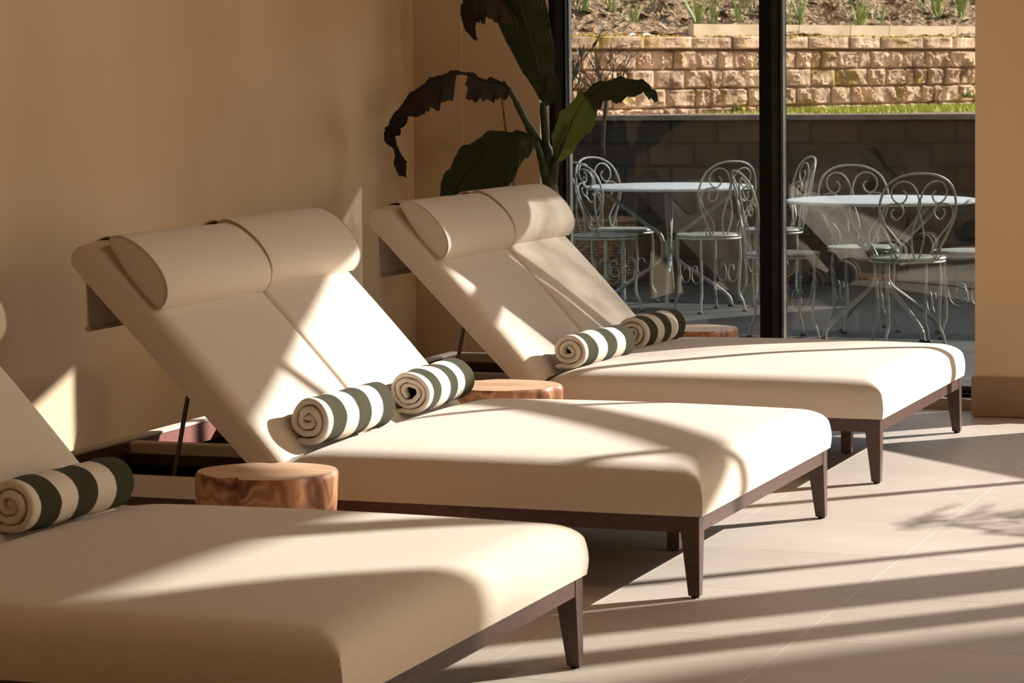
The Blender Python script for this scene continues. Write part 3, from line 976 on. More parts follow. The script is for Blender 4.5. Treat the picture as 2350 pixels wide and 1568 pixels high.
# ------------------------------------------------------------------ rolled towels
def make_towel(seed, turns, L, R, r0=0.016):
    rnd = random.Random(seed)
    pitch = (R - r0) / turns
    th = pitch * 0.90
    nseg = int(turns * 34)
    ph = [rnd.uniform(0, 6.28) for _ in range(6)]

    def centre(k):
        a = 2 * PI * turns * k
        r = r0 + pitch * turns * k - pitch / 2
        r *= 1 + 0.07 * math.sin(3 * a + ph[0]) * (1 - k) + 0.035 * math.sin(2 * a + ph[1]) + 0.03 * math.sin(7.3 * a + ph[3]) * (1 - k)
        r = max(r, 0.005)
        a2 = -a + 2 * PI * turns - PI / 2 - 0.35      # the loose end lies underneath, on the lounger
        x, z = r * math.cos(a2), r * math.sin(a2)
        return x * 1.04, z * 0.97
    pts = [centre(i / nseg) for i in range(nseg + 1)]
    last = pts[-1]
    pts += [(last[0] - 0.014, last[1] - 0.003), (last[0] - 0.028, last[1] - 0.002)]
    n = len(pts)
    nrm = []
    for i in range(n):
        a, c = pts[max(0, i - 1)], pts[min(n - 1, i + 1)]
        dx, dz = c[0] - a[0], c[1] - a[1]
        l = math.hypot(dx, dz) or 1
        nrm.append((-dz / l, dx / l))
    secs = [(0.0, 0.45), (0.002, 0.72), (0.006, 0.92), (0.012, 1.0)]
    secs += [(y, 1.0) for y in np.linspace(0.05, L - 0.05, 12)]
    secs += [(L - 0.012, 1.0), (L - 0.006, 0.92), (L - 0.002, 0.72), (L, 0.45)]
    vs, fs = [], []
    for (y, w) in secs:
        sw = 1 + 0.020 * math.sin(y * 23 + ph[2]) + 0.012 * math.sin(y * 51 + ph[3])
        row_o, row_i = [], []
        for i, (p, q) in enumerate(zip(pts, nrm)):
            h = th / 2 * w * (0.96 + 0.06 * math.sin(i * 0.7 + ph[4] + y * 9))
            dy = 0.003 * math.sin(i * 0.33 + ph[5]) + 0.0035 * math.sin(i * 0.11)
            if i == 0 or i == n - 1: h *= 0.6
            wr = 0.0016 * math.sin(y * 60 + i * 0.25) if 0.02 < y < L - 0.02 else 0
            row_o.append((p[0] * sw + q[0] * (h + wr), y + dy, p[1] * sw + q[1] * (h + wr)))
            row_i.append((p[0] * sw - q[0] * h, y + dy, p[1] * sw - q[1] * h))
        vs += row_o + row_i[::-1]
    m2 = 2 * n
    for k in range(len(secs) - 1):
        for i in range(m2):
            fs.append((k * m2 + i, k * m2 + (i + 1) % m2, (k + 1) * m2 + (i + 1) % m2, (k + 1) * m2 + i))
    for k in (0, len(secs) - 1):
        for i in range(n - 1):
            fs.append((k * m2 + i, k * m2 + i + 1, k * m2 + m2 - 2 - i, k * m2 + m2 - 1 - i))
    return MB().add(vs, fs)


TOW = [('near', (-3.190, 5.43, 0.402), 84, 0.405, 0.072, 'rolled striped towel in shade on the nearest lounger, cut by the left edge'),
       ('mid', (-3.172, 7.01, 0.405), 85, 0.40, 0.075, 'sunlit rolled striped towel nearer of the two on the middle lounger'),
       ('mid', (-3.168, 7.735, 0.403), 92, 0.41, 0.073, 'sunlit rolled striped towel farther of the two on the middle lounger'),
       ('far', (-3.128, 9.09, 0.398), 82, 0.40, 0.070, 'half sunlit rolled striped towel nearer on the lounger by the window'),
       ('far', (-3.122, 9.79, 0.398), 86, 0.40, 0.069, 'shaded rolled striped towel farther on the lounger by the window')]
for i, (k, p, ang, L, R, lab) in enumerate(TOW):
    o = make_towel(11 + i, 2.6 + 0.2 * (i % 3), L, R, [0.014, 0.012, 0.024, 0.020, 0.018][i]).build('rolled_towel', M['towel'], angle=55)
    o.location = p
    o.rotation_euler = (math.radians(0.5), 0, math.radians(ang - 90))
    tag(o, lab, 'towel', 'rolled striped towels')


# ------------------------------------------------------------------ root wood stumps
def make_stump(seed, r, h, notch):
    rnd = random.Random(seed)
    ph = [rnd.uniform(0, 6.28) for _ in range(8)]
    seg = 96

    def rad(a, z):
        k = z / h
        base = r * (0.80 + 0.20 * min(1, k * 1.25) ** 0.8)
        base *= 1 + 0.035 * math.sin(2 * a + ph[0]) + 0.03 * math.sin(3 * a + ph[1] + k) + 0.018 * math.sin(5 * a + ph[2] + 2 * k)
        base += 0.012 * math.sin(7 * a + ph[3] + 4 * k) * (1 - k)
        for na, nd, nw in notch:
            d = math.atan2(math.sin(a - na - 0.25 * (1 - k)), math.cos(a - na - 0.25 * (1 - k)))
            base -= r * nd * math.exp(-(d / nw) ** 2)
        if k < 0.3: base += 0.05 * r * (1 - k / 0.3) * (1 + math.sin(4 * a + ph[4]))
        return base
    zs = [0, 0.02, 0.05, 0.09, 0.13, 0.17, 0.21, 0.25, 0.28, 0.305, h - 0.02, h - 0.010, h - 0.004, h - 0.001]
    P = []
    for z in zs:
        inset = 0 if z < h - 0.012 else 0.006 * ((z - h + 0.012) / 0.011) ** 2
        P.append([((rad(2 * PI * k / seg, z) - inset) * math.cos(2 * PI * k / seg), (rad(2 * PI * k / seg, z) - inset) * math.sin(2 * PI * k / seg), z) for k in range(seg)])
    mb = MB()
    for i in range(len(zs) - 1):
        o = len(mb.v)
        mb.v += P[i] + P[i + 1]
        for k in range(seg):
            k2 = (k + 1) % seg
            mb.f.append((o + k, o + k2, o + seg + k2, o + seg + k))
    mb.f.append(tuple(range(seg)))
    top = MB()
    rings = [[(x * s, y * s, h - 0.001 + 0.0012 * (1 - s)) for x, y, z in P[-1]] for s in (1.0, 0.85, 0.6, 0.3)]
    for i in range(3):
        o = len(top.v)
        top.v += rings[i] + rings[i + 1]
        for k in range(seg):
            k2 = (k + 1) % seg
            top.f.append((o + k, o + k2, o + seg + k2, o + seg + k))
    o = len(top.v)
    top.v += rings[3]
    top.f.append(tuple(o + k for k in range(seg)))
    return mb, top


ST = [((-3.016, 6.420, 0), 0.176, 0.352, [(-1.78, 0.20, 0.13), (1.95, 0.13, 0.13), (-0.5, 0.07, 0.2)], 3, 'reddish root wood stump table between the two nearest loungers'),
      ((-3.185, 8.610, 0), 0.185, 0.332, [(-0.15, 0.12, 0.14), (2.4, 0.1, 0.2)], 8, 'pale topped wood stump table between the middle and far loungers'),
      ((-3.165, 10.715, 0), 0.178, 0.336, [(2.0, 0.1, 0.2), (-2.2, 0.08, 0.2)], 21, 'wood stump table by the window beyond the farthest lounger')]
for p, r, h, notch, sd, lab in ST:
    t = thing('stump_table', lab, 'stump table', p, 0, 'wood stump side tables')
    bd, tp = make_stump(sd, r, h, notch)
    weld(bd.build('trunk_body', M['teak'], t))
    weld(tp.build('sawn_top', M['teak_top'], t), 0.0002)


# ------------------------------------------------------------------ banana plant in the corner
def leaf(pts, wl, wr, dl, dr, name, mat, parent, fold=0.0, nsub=6, rag=0.0, seed=1, gaps=()):
    """pts: rib points; wl / wr: half widths; dl / dr: directions of the two blade halves (per point)"""
    rnd = random.Random(seed)
    k = len(pts)
    rib = bez(pts, nsub)
    n = len(rib)

    def lerp(arr, i):
        f = i / (n - 1) * (k - 1)
        a = min(int(f), k - 2)
        w = f - a
        if isinstance(arr[0], (int, float)): return arr[a] * (1 - w) + arr[a + 1] * w
        return Vector(arr[a]) * (1 - w) + Vector(arr[a + 1]) * w
    mb = MB()
    uv = []
    cross = [-1, -0.8, -0.55, -0.3, -0.1, 0, 0.1, 0.3, 0.55, 0.8, 1]
    P = []
    for i in range(n):
        row = []
        jl = 1 + rag * rnd.uniform(-1, 1)
        jr = 1 + rag * rnd.uniform(-1, 1)
        d1, d2 = lerp(dl, i).normalized(), lerp(dr, i).normalized()
        w1, w2 = lerp(wl, i) * jl, lerp(wr, i) * jr
        for c in cross:
            if c < 0: p = rib[i] + d1 * (-c) * w1
            else: p = rib[i] + d2 * c * w2
            wave = (0.007 * math.sin(i * 0.9 + 2 * c) + 0.003 * math.sin(i * 2.1 - 3 * c)) * abs(c)
            p = p + Vector((0, -wave, wave - fold * c * c))
            row.append(p)
            uv.append((c, i / (n - 1) - 0.16 * abs(c)))
        P.append(row)
    mm = len(cross)
    mb.add([p for r in P for p in r], [])
    for i in range(n - 1):
        for j in range(mm - 1):
            c = (cross[j] + cross[j + 1]) / 2
            if any(g0 <= i / (n - 1) <= g1 and c * sd > lim for g0, g1, sd, lim in gaps): continue
            mb.f.append((i * mm + j, (i + 1) * mm + j, (i + 1) * mm + j + 1, i * mm + j + 1))
    mb.uv = uv
    o = mb.build(name, mat, parent, fix=False)
    MB().tube([p + Vector((0, -0.002, 0)) for p in rib], [0.0065 * (1 - 0.8 * i / (n - 1)) for i in range(n)], 6).build('midrib', M['stem'] if mat != M['leaf_dead'] else M['leaf_dead'], o)
    return o


PY = 10.68
plant = thing('banana_plant', 'tall potted banana plant with green and withered leaves in the corner', 'plant', (0, 0, 0))
PB = on_y(1262, 400, PY)
pc = Vector((PB.x - 0.03, PY, 0))
MB().lathe([(0.12, 0.0), (0.14, 0.01), (0.17, 0.30), (0.175, 0.34), (0.155, 0.345), (0.15, 0.31)], pc.x, pc.y, 36).build('pot', M['pot'], plant)
MB().lathe([(0.150, 0.300), (0.148, 0.315), (0.05, 0.325)], pc.x, pc.y, 28).build('soil', M['soil'], plant)


def q(px, py, y=PY): return on_y(px, py, y)


# trunk and petioles
MB().tube(bez([(pc.x, pc.y, 0.30), (pc.x + 0.01, pc.y, 0.6), tuple(q(1263, 430)), tuple(q(1253, 330)), tuple(q(1246, 235))], 5), [0.05] * 5 + [0.042] * 5 + [0.030] * 5 + [0.016] * 5 + [0.012], 12).build('stem', M['stem'], plant)
MB().tube(bez([tuple(q(1262, 420)), tuple(q(1240, 340)), tuple(q(1210, 285, PY - 0.02)), tuple(q(1182, 230, PY - 0.04)), tuple(q(1168, 205, PY - 0.05))], 5), [0.026] * 5 + [0.019] * 5 + [0.014] * 5 + [0.010] * 6, 10).build('stem', M['stem'], plant)
MB().tube(bez([tuple(q(1268, 425)), tuple(q(1274, 370, PY - 0.02)), tuple(q(1288, 320, PY - 0.05)), tuple(q(1302, 285, PY - 0.08))], 5), [0.02] * 5 + [0.015] * 5 + [0.010] * 6, 10).build('stem', M['stem'], plant)
MB().tube(bez([tuple(q(1256, 420)), tuple(q(1246, 370, PY - 0.03)), tuple(q(1228, 325, PY - 0.08))], 5), [0.022] * 5 + [0.012] * 6, 10).build('stem', M['stem'], plant)
MB().tube(bez([tuple(q(1150, 215, PY - 0.05)), tuple(q(1156, 260, PY - 0.05)), tuple(q(1161, 300, PY - 0.05)), tuple(q(1172, 360, PY)), tuple(q(1180, 430, PY))], 4), 0.0045, 6).build('dry_stalk', M['red_twig'], plant)
X, Z = Vector((1, 0, 0)), Vector((0, 0, 1))
# A: big upright leaf
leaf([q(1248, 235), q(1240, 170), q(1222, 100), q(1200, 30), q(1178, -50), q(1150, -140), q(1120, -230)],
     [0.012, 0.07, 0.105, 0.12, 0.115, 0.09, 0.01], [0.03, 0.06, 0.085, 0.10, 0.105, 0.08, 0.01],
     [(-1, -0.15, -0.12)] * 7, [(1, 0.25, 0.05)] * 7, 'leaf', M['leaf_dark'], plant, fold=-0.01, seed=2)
# small fold of the same leaf, lower right
leaf([q(1250, 245), q(1252, 215), q(1256, 185), q(1258, 160)], [0.004, 0.008, 0.008, 0.004], [0.014, 0.048, 0.052, 0.016],
     [(-1, 0, 0)] * 4, [(1, 0.2, -0.05)] * 4, 'leaf', M['leaf_dark'], plant, seed=3)
# B: dark leaf drooping at the top
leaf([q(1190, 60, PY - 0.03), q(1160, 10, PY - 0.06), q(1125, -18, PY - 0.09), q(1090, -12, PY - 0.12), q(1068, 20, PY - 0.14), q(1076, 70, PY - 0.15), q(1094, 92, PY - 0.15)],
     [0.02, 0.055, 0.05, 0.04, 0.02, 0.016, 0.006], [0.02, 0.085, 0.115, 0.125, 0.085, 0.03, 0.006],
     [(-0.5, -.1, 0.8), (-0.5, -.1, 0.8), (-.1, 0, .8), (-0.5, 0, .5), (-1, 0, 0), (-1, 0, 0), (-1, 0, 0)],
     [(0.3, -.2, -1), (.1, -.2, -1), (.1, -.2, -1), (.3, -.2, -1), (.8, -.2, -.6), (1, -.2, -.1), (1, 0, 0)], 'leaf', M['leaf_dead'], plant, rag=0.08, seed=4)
# C: withered leaf arching to the left
leaf([q(1171, 205, PY - 0.05), q(1150, 190, PY - 0.08), q(1110, 184, PY - 0.12), q(1068, 168, PY - 0.16), q(1020, 172, PY - 0.2), q(965, 200, PY - 0.24), q(920, 245, PY - 0.27), q(886, 298, PY - 0.29)],
     [0.005, 0.012, 0.008, 0.006, 0.006, 0.006, 0.008, 0.004], [0.03, 0.075, 0.085, 0.09, 0.125, 0.105, 0.06, 0.05],
     [(0, 0, 1)] * 8, [(-.1, -.15, -1), (-.15, -.15, -1), (-.1, -.15, -1), (-.25, -.15, -1), (.02, -.15, -1), (.3, -.15, -1), (.6, -.15, -.8), (.9, -.1, -.35)],
     'leaf', M['leaf_dead'], plant, rag=0.10, nsub=7, seed=5, gaps=[(0.40, 0.47, 1, 0.06), (0.385, 0.40, 1, 0.6)])
# its hanging tip
leaf([q(888, 290, PY - 0.29), q(893, 320, PY - 0.29), q(908, 345, PY - 0.29), q(916, 372, PY - 0.29), q(925, 405, PY - 0.29)],
     [0.012, 0.02, 0.008, 0.022, 0.018], [0.07, 0.03, 0.014, 0.03, 0.016], [(-1, 0, -.2)] * 5, [(1, -.1, .1)] * 5, 'leaf', M['leaf_dead'], plant, rag=0.25, seed=6)
# D: broad leaf lower left
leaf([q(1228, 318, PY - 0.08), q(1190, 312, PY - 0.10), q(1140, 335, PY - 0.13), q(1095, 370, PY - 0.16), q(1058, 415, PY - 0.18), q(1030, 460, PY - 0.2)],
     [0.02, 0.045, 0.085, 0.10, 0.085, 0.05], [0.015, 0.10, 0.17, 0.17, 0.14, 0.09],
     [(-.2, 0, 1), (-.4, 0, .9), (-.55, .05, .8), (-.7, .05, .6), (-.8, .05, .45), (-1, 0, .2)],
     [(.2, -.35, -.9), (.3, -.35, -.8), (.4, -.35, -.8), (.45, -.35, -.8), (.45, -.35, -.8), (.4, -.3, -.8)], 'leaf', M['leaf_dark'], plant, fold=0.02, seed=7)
# E: fresh leaf to the right, curling over at its tip
leaf([q(1276, 372, PY - 0.04), q(1298, 318, PY - 0.07), q(1318, 268, PY - 0.10), q(1345, 222, PY - 0.13)],
     [0.012, 0.065, 0.055, 0.03], [0.020, 0.075, 0.105, 0.075], [(-.9, 0, .45), (-.9, 0, .35), (-.85, 0, .4), (-.6, 0, .8)],
     [(.9, -.25, -.25), (.95, -.25, -.15), (.9, -.25, -.3), (.7, -.3, -.6)], 'leaf', M['leaf_light'], plant, seed=8)
leaf([q(1345, 222, PY - 0.13), q(1385, 192, PY - 0.16), q(1430, 183, PY - 0.19), q(1475, 190, PY - 0.21), q(1500, 212, PY - 0.22), q(1508, 234, PY - 0.22)],
     [0.03, 0.012, 0.008, 0.008, 0.010, 0.006], [0.08, 0.075, 0.095, 0.04, 0.03, 0.012],
     [(-.6, .2, .8), (0, .4, .6), (0, .4, .4), (.3, .4, .3), (1, .2, .2), (1, 0, 0)], [(.5, -.3, -.8), (.2, -.3, -1), (0, -.3, -1), (-.2, -.2, -1), (-.6, -.2, -.6), (-1, 0, 0)], 'leaf', M['leaf_dark'], plant, seed=9)


# ------------------------------------------------------------------ patio, walls and garden outside
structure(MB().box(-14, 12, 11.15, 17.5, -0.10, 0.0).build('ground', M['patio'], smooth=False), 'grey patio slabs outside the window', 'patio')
GWY = 17.40
structure(MB().box(-14, 12, GWY, GWY + 0.25, 0.0, 1.050).build('wall_garden', M['blocks'], smooth=False), 'dark block retaining wall behind the patio tables', 'wall')
structure(MB().box(-14, 12, GWY - 0.05, GWY + 0.30, 1.050, 1.082).build('trim_coping', M['coping_grey'], smooth=False), 'grey coping on the retaining wall', 'coping')
structure(MB().prism([(-1.95, 1.082), (9.0, 1.082), (9.0, 2.6), (-1.3, 2.35)], GWY + 0.02, GWY + 0.3).build('wall_garden_right', M['blocks'], smooth=False), 'taller garden wall to the right of the view', 'wall')

# sandstone wall that runs away to the right: u along it, w behind it
ST_A = math.radians(64)
SDIR = Vector((math.cos(ST_A), math.sin(ST_A), 0))
SBACK = Vector((-math.sin(ST_A), math.cos(ST_A), 0))
SORG = Vector((-7.17, 20.83, 0)) - SDIR * 1.6


def sw(u, w, z):
    return SORG + SDIR * u + SBACK * w + Vector((0, 0, z))


def stone_wall():
    rnd = random.Random(5)
    mb = MB(); tone = []
    rows = [(0.93, 1.072), (1.072, 1.228), (1.228, 1.382), (1.382, 1.536)]
    LEN = 11.0
    nz = np.random.RandomState(3)

    def stone(u0, u1, z0, z1, w_front, w_back, rough, round_):
        nu, nz_ = 15, 10
        tn = rnd.uniform(0.78, 1.18)
        tilt = rnd.uniform(-0.03, 0.03)
        field = nz.uniform(-1, 1, (nu, nz_))
        f2 = nz.uniform(-1, 1, (5, 4))
        ii = np.linspace(0, 3.99, nu); jj = np.linspace(0, 2.99, nz_)
        big = np.array([[(1 - a % 1) * ((1 - b % 1) * f2[int(a), int(b)] + (b % 1) * f2[int(a), int(b) + 1]) + (a % 1) * ((1 - b % 1) * f2[int(a) + 1, int(b)] + (b % 1) * f2[int(a) + 1, int(b) + 1]) for b in jj] for a in ii])
        field = 0.42 * field + 1.0 * big
        P = []
        for i in range(nu):
            row = []
            for j in range(nz_):
                a, b_ = i / (nu - 1), j / (nz_ - 1)
                e = min(a, 1 - a, b_, 1 - b_)
                d = rough * field[i, j] if e > 0 else 0
                edge = (1 - min(1, e / 0.10)) * round_
                w = w_front + edge - abs(d) * 0.4 + d * 0.6 + tilt * (a - .5)
                row.append(sw(u0 + (u1 - u0) * a, w, z0 + (z1 - z0) * b_))
            P.append(row)
        n0 = len(mb.v)
        mb.grid(P, flip=True)
        # sides back to the wall core
        rim = [P[i][0] for i in range(nu)] + [P[-1][j] for j in range(1, nz_)] + [P[i][-1] for i in range(nu - 2, -1, -1)] + [P[0][j] for j in range(nz_ - 2, 0, -1)]
        back = [p + SBACK * (w_back - w_front) for p in rim]
        o = len(mb.v)
        mb.v += [tuple(p) for p in rim] + [tuple(p) for p in back]
        k = len(rim)
        mb.f += [(o + i, o + (i + 1) % k, o + k + (i + 1) % k, o + k + i) for i in range(k)]
        tone.extend([tn] * (len(mb.v) - n0))
    for ri, (z0, z1) in enumerate(rows):
        u = -rnd.uniform(0, 0.2)
        while u < LEN:
            w = rnd.choice([0.13, 0.19, 0.24, 0.30, 0.36, 0.16])
            stone(u + 0.005, u + w - 0.005, z0 + 0.004, z1 - 0.004, -0.030 - rnd.uniform(0, 0.035), 0.05, 0.032, 0.024)
            u += w
    u = -0.1
    while u < LEN:
        w = rnd.uniform(0.38, 0.62)
        stone(u + 0.003, u + w - 0.003, 1.552, 1.652 + rnd.uniform(-.006, .006), -0.070 - rnd.uniform(0, .015), 0.22, 0.014, 0.022)
        u += w
    n0 = len(mb.v)
    core = MB()
    mb.add([sw(0, 0.0, 0.8), sw(LEN, 0.0, 0.8), sw(LEN, 0.3, 0.8), sw(0, 0.3, 0.8), sw(0, 0.0, 1.545), sw(LEN, 0.0, 1.545), sw(LEN, 0.3, 1.64), sw(0, 0.3, 1.64)],
           [(0, 1, 5, 4), (2, 3, 7, 6), (4, 5, 6, 7), (0, 4, 7, 3), (1, 2, 6, 5), (0, 3, 2, 1)])
    tone.extend([0.45] * (len(mb.v) - n0))
    mb.tone = tone
    o = mb.build('wall_sandstone', M['stone'], fix=False, angle=30)
    return structure(o, 'sunlit rough sandstone wall beyond the lawn', 'wall')


STONE = stone_wall()
structure(MB().prism([(-12, 17.65), (12, 17.65), (12, 34), (-12, 34)], 0.6, 1.025, 'z').build('trim_terrace', M['mulch'], smooth=False), 'earth terrace between the two walls', 'ground')


def lawn():
    rnd = random.Random(9)
    mb = MB()
    for _ in range(9000):
        u = rnd.uniform(1.0, 7.6)
        w = -rnd.random() ** 1.3 * 1.9 - 0.10
        dens = min(1, max(0.0, (u - 2.6) / 1.6))
        if rnd.random() > dens: continue
        p = sw(u, w, 1.024)
        if p.y < 17.75: continue
        h = rnd.uniform(0.025, 0.055) * (0.45 + 0.55 * dens)
        a = rnd.uniform(0, 6.28)
        d = Vector((math.cos(a), math.sin(a), 0)) * 0.006
        l = Vector((rnd.uniform(-.02, .02), rnd.uniform(-.02, .02), h))
        o = len(mb.v)
        mb.v += [tuple(p - d), tuple(p + d), tuple(p + l)]
        mb.f.append((o, o + 1, o + 2))
    o = mb.build('lawn', M['grass'], smooth=False, fix=False)
    tag(o, 'strip of bright green lawn at the foot of the sandstone wall', 'grass', kind='stuff')


lawn()


def bed_u(px, w):
    """where the sight line through a pixel column crosses the line w behind the wall"""
    d = ray(px, 40)
    A = np.array([[d.x, -SDIR.x], [d.y, -SDIR.y]])
    p0 = SORG + SBACK * w
    t, u = np.linalg.solve(A, np.array([p0.x, p0.y]))
    return u


def bed_z(u, w):
    return 1.66 + 0.42 * max(0, w - 0.25) + 0.02 * math.sin(3 * u) + 0.015 * math.sin(7 * u + 5 * w)


def bed():
    nz = np.random.RandomState(8)
    us, ws = np.linspace(-1.5, 13.0, 180), list(np.linspace(0.15, 1.2, 34)) + list(np.linspace(1.3, 5.5, 16))
    P = [[sw(u, w, bed_z(u, w) + nz.uniform(-.022, .022)) for w in ws] for u in us]
    return structure(MB().grid(P).build('ground_bed', M['mulch'], smooth=False), 'bark covered planting bed above the sandstone wall', 'planting bed')


BED = bed()
rk = MB()
K0 = bed_u(1592, 0.26)
for a, b_ in ((K0, K0 + 1.35), (K0 + 1.36, K0 + 2.05), (K0 + 2.06, K0 + 2.6), (K0 + 2.61, K0 + 3.6), (K0 + 3.61, K0 + 5.2), (K0 + 5.21, K0 + 6.8)):
    rk.add([sw(u, w, z) for z in (1.62, 1.765) for w in (0.26, 0.32) for u in (a, b_)], [(0, 2, 3, 1), (4, 5, 7, 6), (0, 1, 5, 4), (2, 6, 7, 3), (0, 4, 6, 2), (1, 3, 7, 5)])
structure(rk.build('trim_kerb', M['kerb'], smooth=False), 'pale stone edging along the planting bed', 'edging')


def moss():
    rnd = random.Random(4)
    mb = MB()
    for _ in range(46):
        u0 = rnd.uniform(0.2, 7.2)
        ln = rnd.uniform(0.12, 0.5)
        for k in range(int(ln * 60)):
            u = u0 + rnd.uniform(-ln / 2, ln / 2)
            w = rnd.uniform(-0.07, 0.20)
            z = 1.652 + rnd.uniform(-0.004, 0.010)
            c = sw(u, w, z)
            r = rnd.uniform(0.010, 0.024)
            vs = [c + Vector((0, 0, r * 0.75))] + [c + Vector((math.cos(a) * r, math.sin(a) * r, 0.0)) for a in np.linspace(0, 2 * PI, 7)[:-1]]
            mb.add(vs, [(0, 1 + i, 1 + (i + 1) % 6) for i in range(6)])
    tag(mb.build('moss', M['moss'], STONE, fix=False), kind='stuff')
    mb = MB()
    for _ in range(900):
        u, w = rnd.uniform(0, 7.5), rnd.uniform(0.2, 1.3)
        c = sw(u, w, bed_z(u, w) + 0.015)
        a, l = rnd.uniform(0, 6.28), rnd.uniform(0.015, 0.05)
        d = Vector((math.cos(a), math.sin(a), rnd.uniform(-.2, .5))) * l
        e = Vector((-math.sin(a), math.cos(a), rnd.uniform(-.2, .4))) * l * 0.35
        mb.add([c - d - e, c + d - e, c + d + e, c - d + e], [(0, 1, 2, 3)])
    tag(mb.build('wood_chips', M['kerb'], BED, smooth=False, fix=False), kind='stuff')


moss()


def shoots(u, w, n, h, seed, label):
    rnd = random.Random(seed)
    base = sw(u, w, bed_z(u, w))
    mb = MB()
    for i in range(n):
        a = rnd.uniform(0, 6.28); sp = rnd.uniform(0.1, 0.42)
        p0 = Vector((rnd.uniform(-.02, .02), rnd.uniform(-.02, .02), -0.02))
        hh = h * rnd.uniform(0.6, 1.05)
        d = Vector((math.cos(a) * sp, math.sin(a) * sp, 1))
        side = Vector((math.cos(a + 1.4), math.sin(a + 1.4), 0))
        wd = rnd.uniform(0.007, 0.011)
        rows = []
        for k in range(5):
            t = k / 4
            c = p0 + d * hh * t + Vector((math.cos(a), math.sin(a), -0.5)) * (0.10 * hh * t * t)
            wk = wd * (1 - 0.85 * t * t)
            rows.append([c - side * wk, c + Vector((math.cos(a), math.sin(a), 0)) * 0.002, c + side * wk])
        mb.grid(rows)
    o = mb.build('daffodil_shoots', M['shoot'], fix=False)
    o.location = base
    tag(o, label, 'plant', 'green shoots in the planting bed')


SH = [(1340, .62, 9, .30), (1403, 0.75, 8, .26), (1456, .50, 8, .20), (1602, .44, 14, .32), (1637, .55, 10, .26), (1697, .52, 7, .20), (1805, .40, 8, .20),
      (1836, .46, 14, .32), (1972, .36, 18, .36), (2022, .50, 5, .22), (2150, .72, 14, .30), (2205, .75, 16, .30)]
words = ['farthest left, beside the dark olive shrub', 'second from the left', 'third from the left, short and thin', 'pale and broad, left of the edging',
         'just right of the pale broad clump', 'last one left of the black mullion', 'small one just right of the black mullion', 'tall one right of the black mullion',
         'tallest and greenest, midway along the stone edging', 'sparse, right of the tallest clump', 'reedy, toward the pillar', 'reedy, closest to the pillar']
for i, ((px, w, n, h), wd) in enumerate(zip(SH, words)):
    shoots(bed_u(px, w), w, int(n * 1.5), h * 1.25, 40 + i, 'clump of green shoots in the upper bed, ' + wd)


def twiggy(mb, base, direction, length, r, depth, rnd, spread=0.55, tips=None):
    p = Vector(base); d = Vector(direction).normalized()
    pts = [p.copy()]
    n = 4
    for k in range(n):
        d = (d + Vector((rnd.uniform(-1, 1), rnd.uniform(-1, 1), rnd.uniform(-.4, .7))) * 0.18).normalized()
        p = p + d * (length / n)
        pts.append(p.copy())
    mb.tube(pts, [r * (1 - 0.55 * i / n) for i in range(n + 1)], 5, cap=False)
    if depth <= 0:
        if tips is not None: tips.append((pts[-1], d))
        return
    for _ in range(rnd.choice([2, 3, 3])):
        k = rnd.choice([2, 3, 4, 4])
        dd = (d + Vector((rnd.uniform(-1, 1), rnd.uniform(-1, 1), rnd.uniform(-.35, .8))) * spread).normalized()
        twiggy(mb, pts[k], dd, length * rnd.uniform(.55, .8), r * 0.55, depth - 1, rnd, spread, tips)


def lance_leaves(mb, tips, rnd, n, ln, wd):
    for p, d in tips:
        for _ in range(n):
            a = (d + Vector((rnd.uniform(-1, 1), rnd.uniform(-1, 1), rnd.uniform(-.3, 1))) * 0.7).normalized()
            s = a.cross(Vector((rnd.uniform(-1, 1), rnd.uniform(-1, 1), 1))).normalized()
            b0 = p - d * rnd.uniform(0, 0.08)
            l = ln * rnd.uniform(.7, 1.2)
            mb.add([b0, b0 + a * l * .45 + s * wd, b0 + a * l, b0 + a * l * .45 - s * wd], [(0, 1, 2, 3)])


for i, (px, w, h, nst, mat_, lab) in enumerate([(1500, .62, .22, 9, 'twig', 'bare brown shrub in the upper bed left of the mullion'),
                                               (1720, .60, .20, 7, 'twig', 'small bare shrub in the upper bed touching the mullion'),
                                               (1905, .62, .22, 12, 'red_twig', 'reddish bare shrub in the upper bed right of the mullion'),
                                               (2070, .60, .22, 12, 'red_twig', 'reddish bare shrub in the upper bed toward the pillar'),
                                               (1300, .7, .3, 10, 'twig', 'bare shrub in the upper bed at the left edge of the glass')]):
    rnd = random.Random(70 + i)
    u = bed_u(px, w)
    mb = MB()
    for _ in range(nst):
        twiggy(mb, (rnd.uniform(-.14, .14), rnd.uniform(-.10, .10), -0.02), (rnd.uniform(-.6, .6), rnd.uniform(-.5, .5), 1), h * .55, 0.0045, 2, rnd)
    o = mb.build('bare_shrub', M[mat_], fix=False)
    o.location = sw(u, w, bed_z(u, w))
    tag(o, lab, 'shrub', 'bare shrubs in the planting bed')

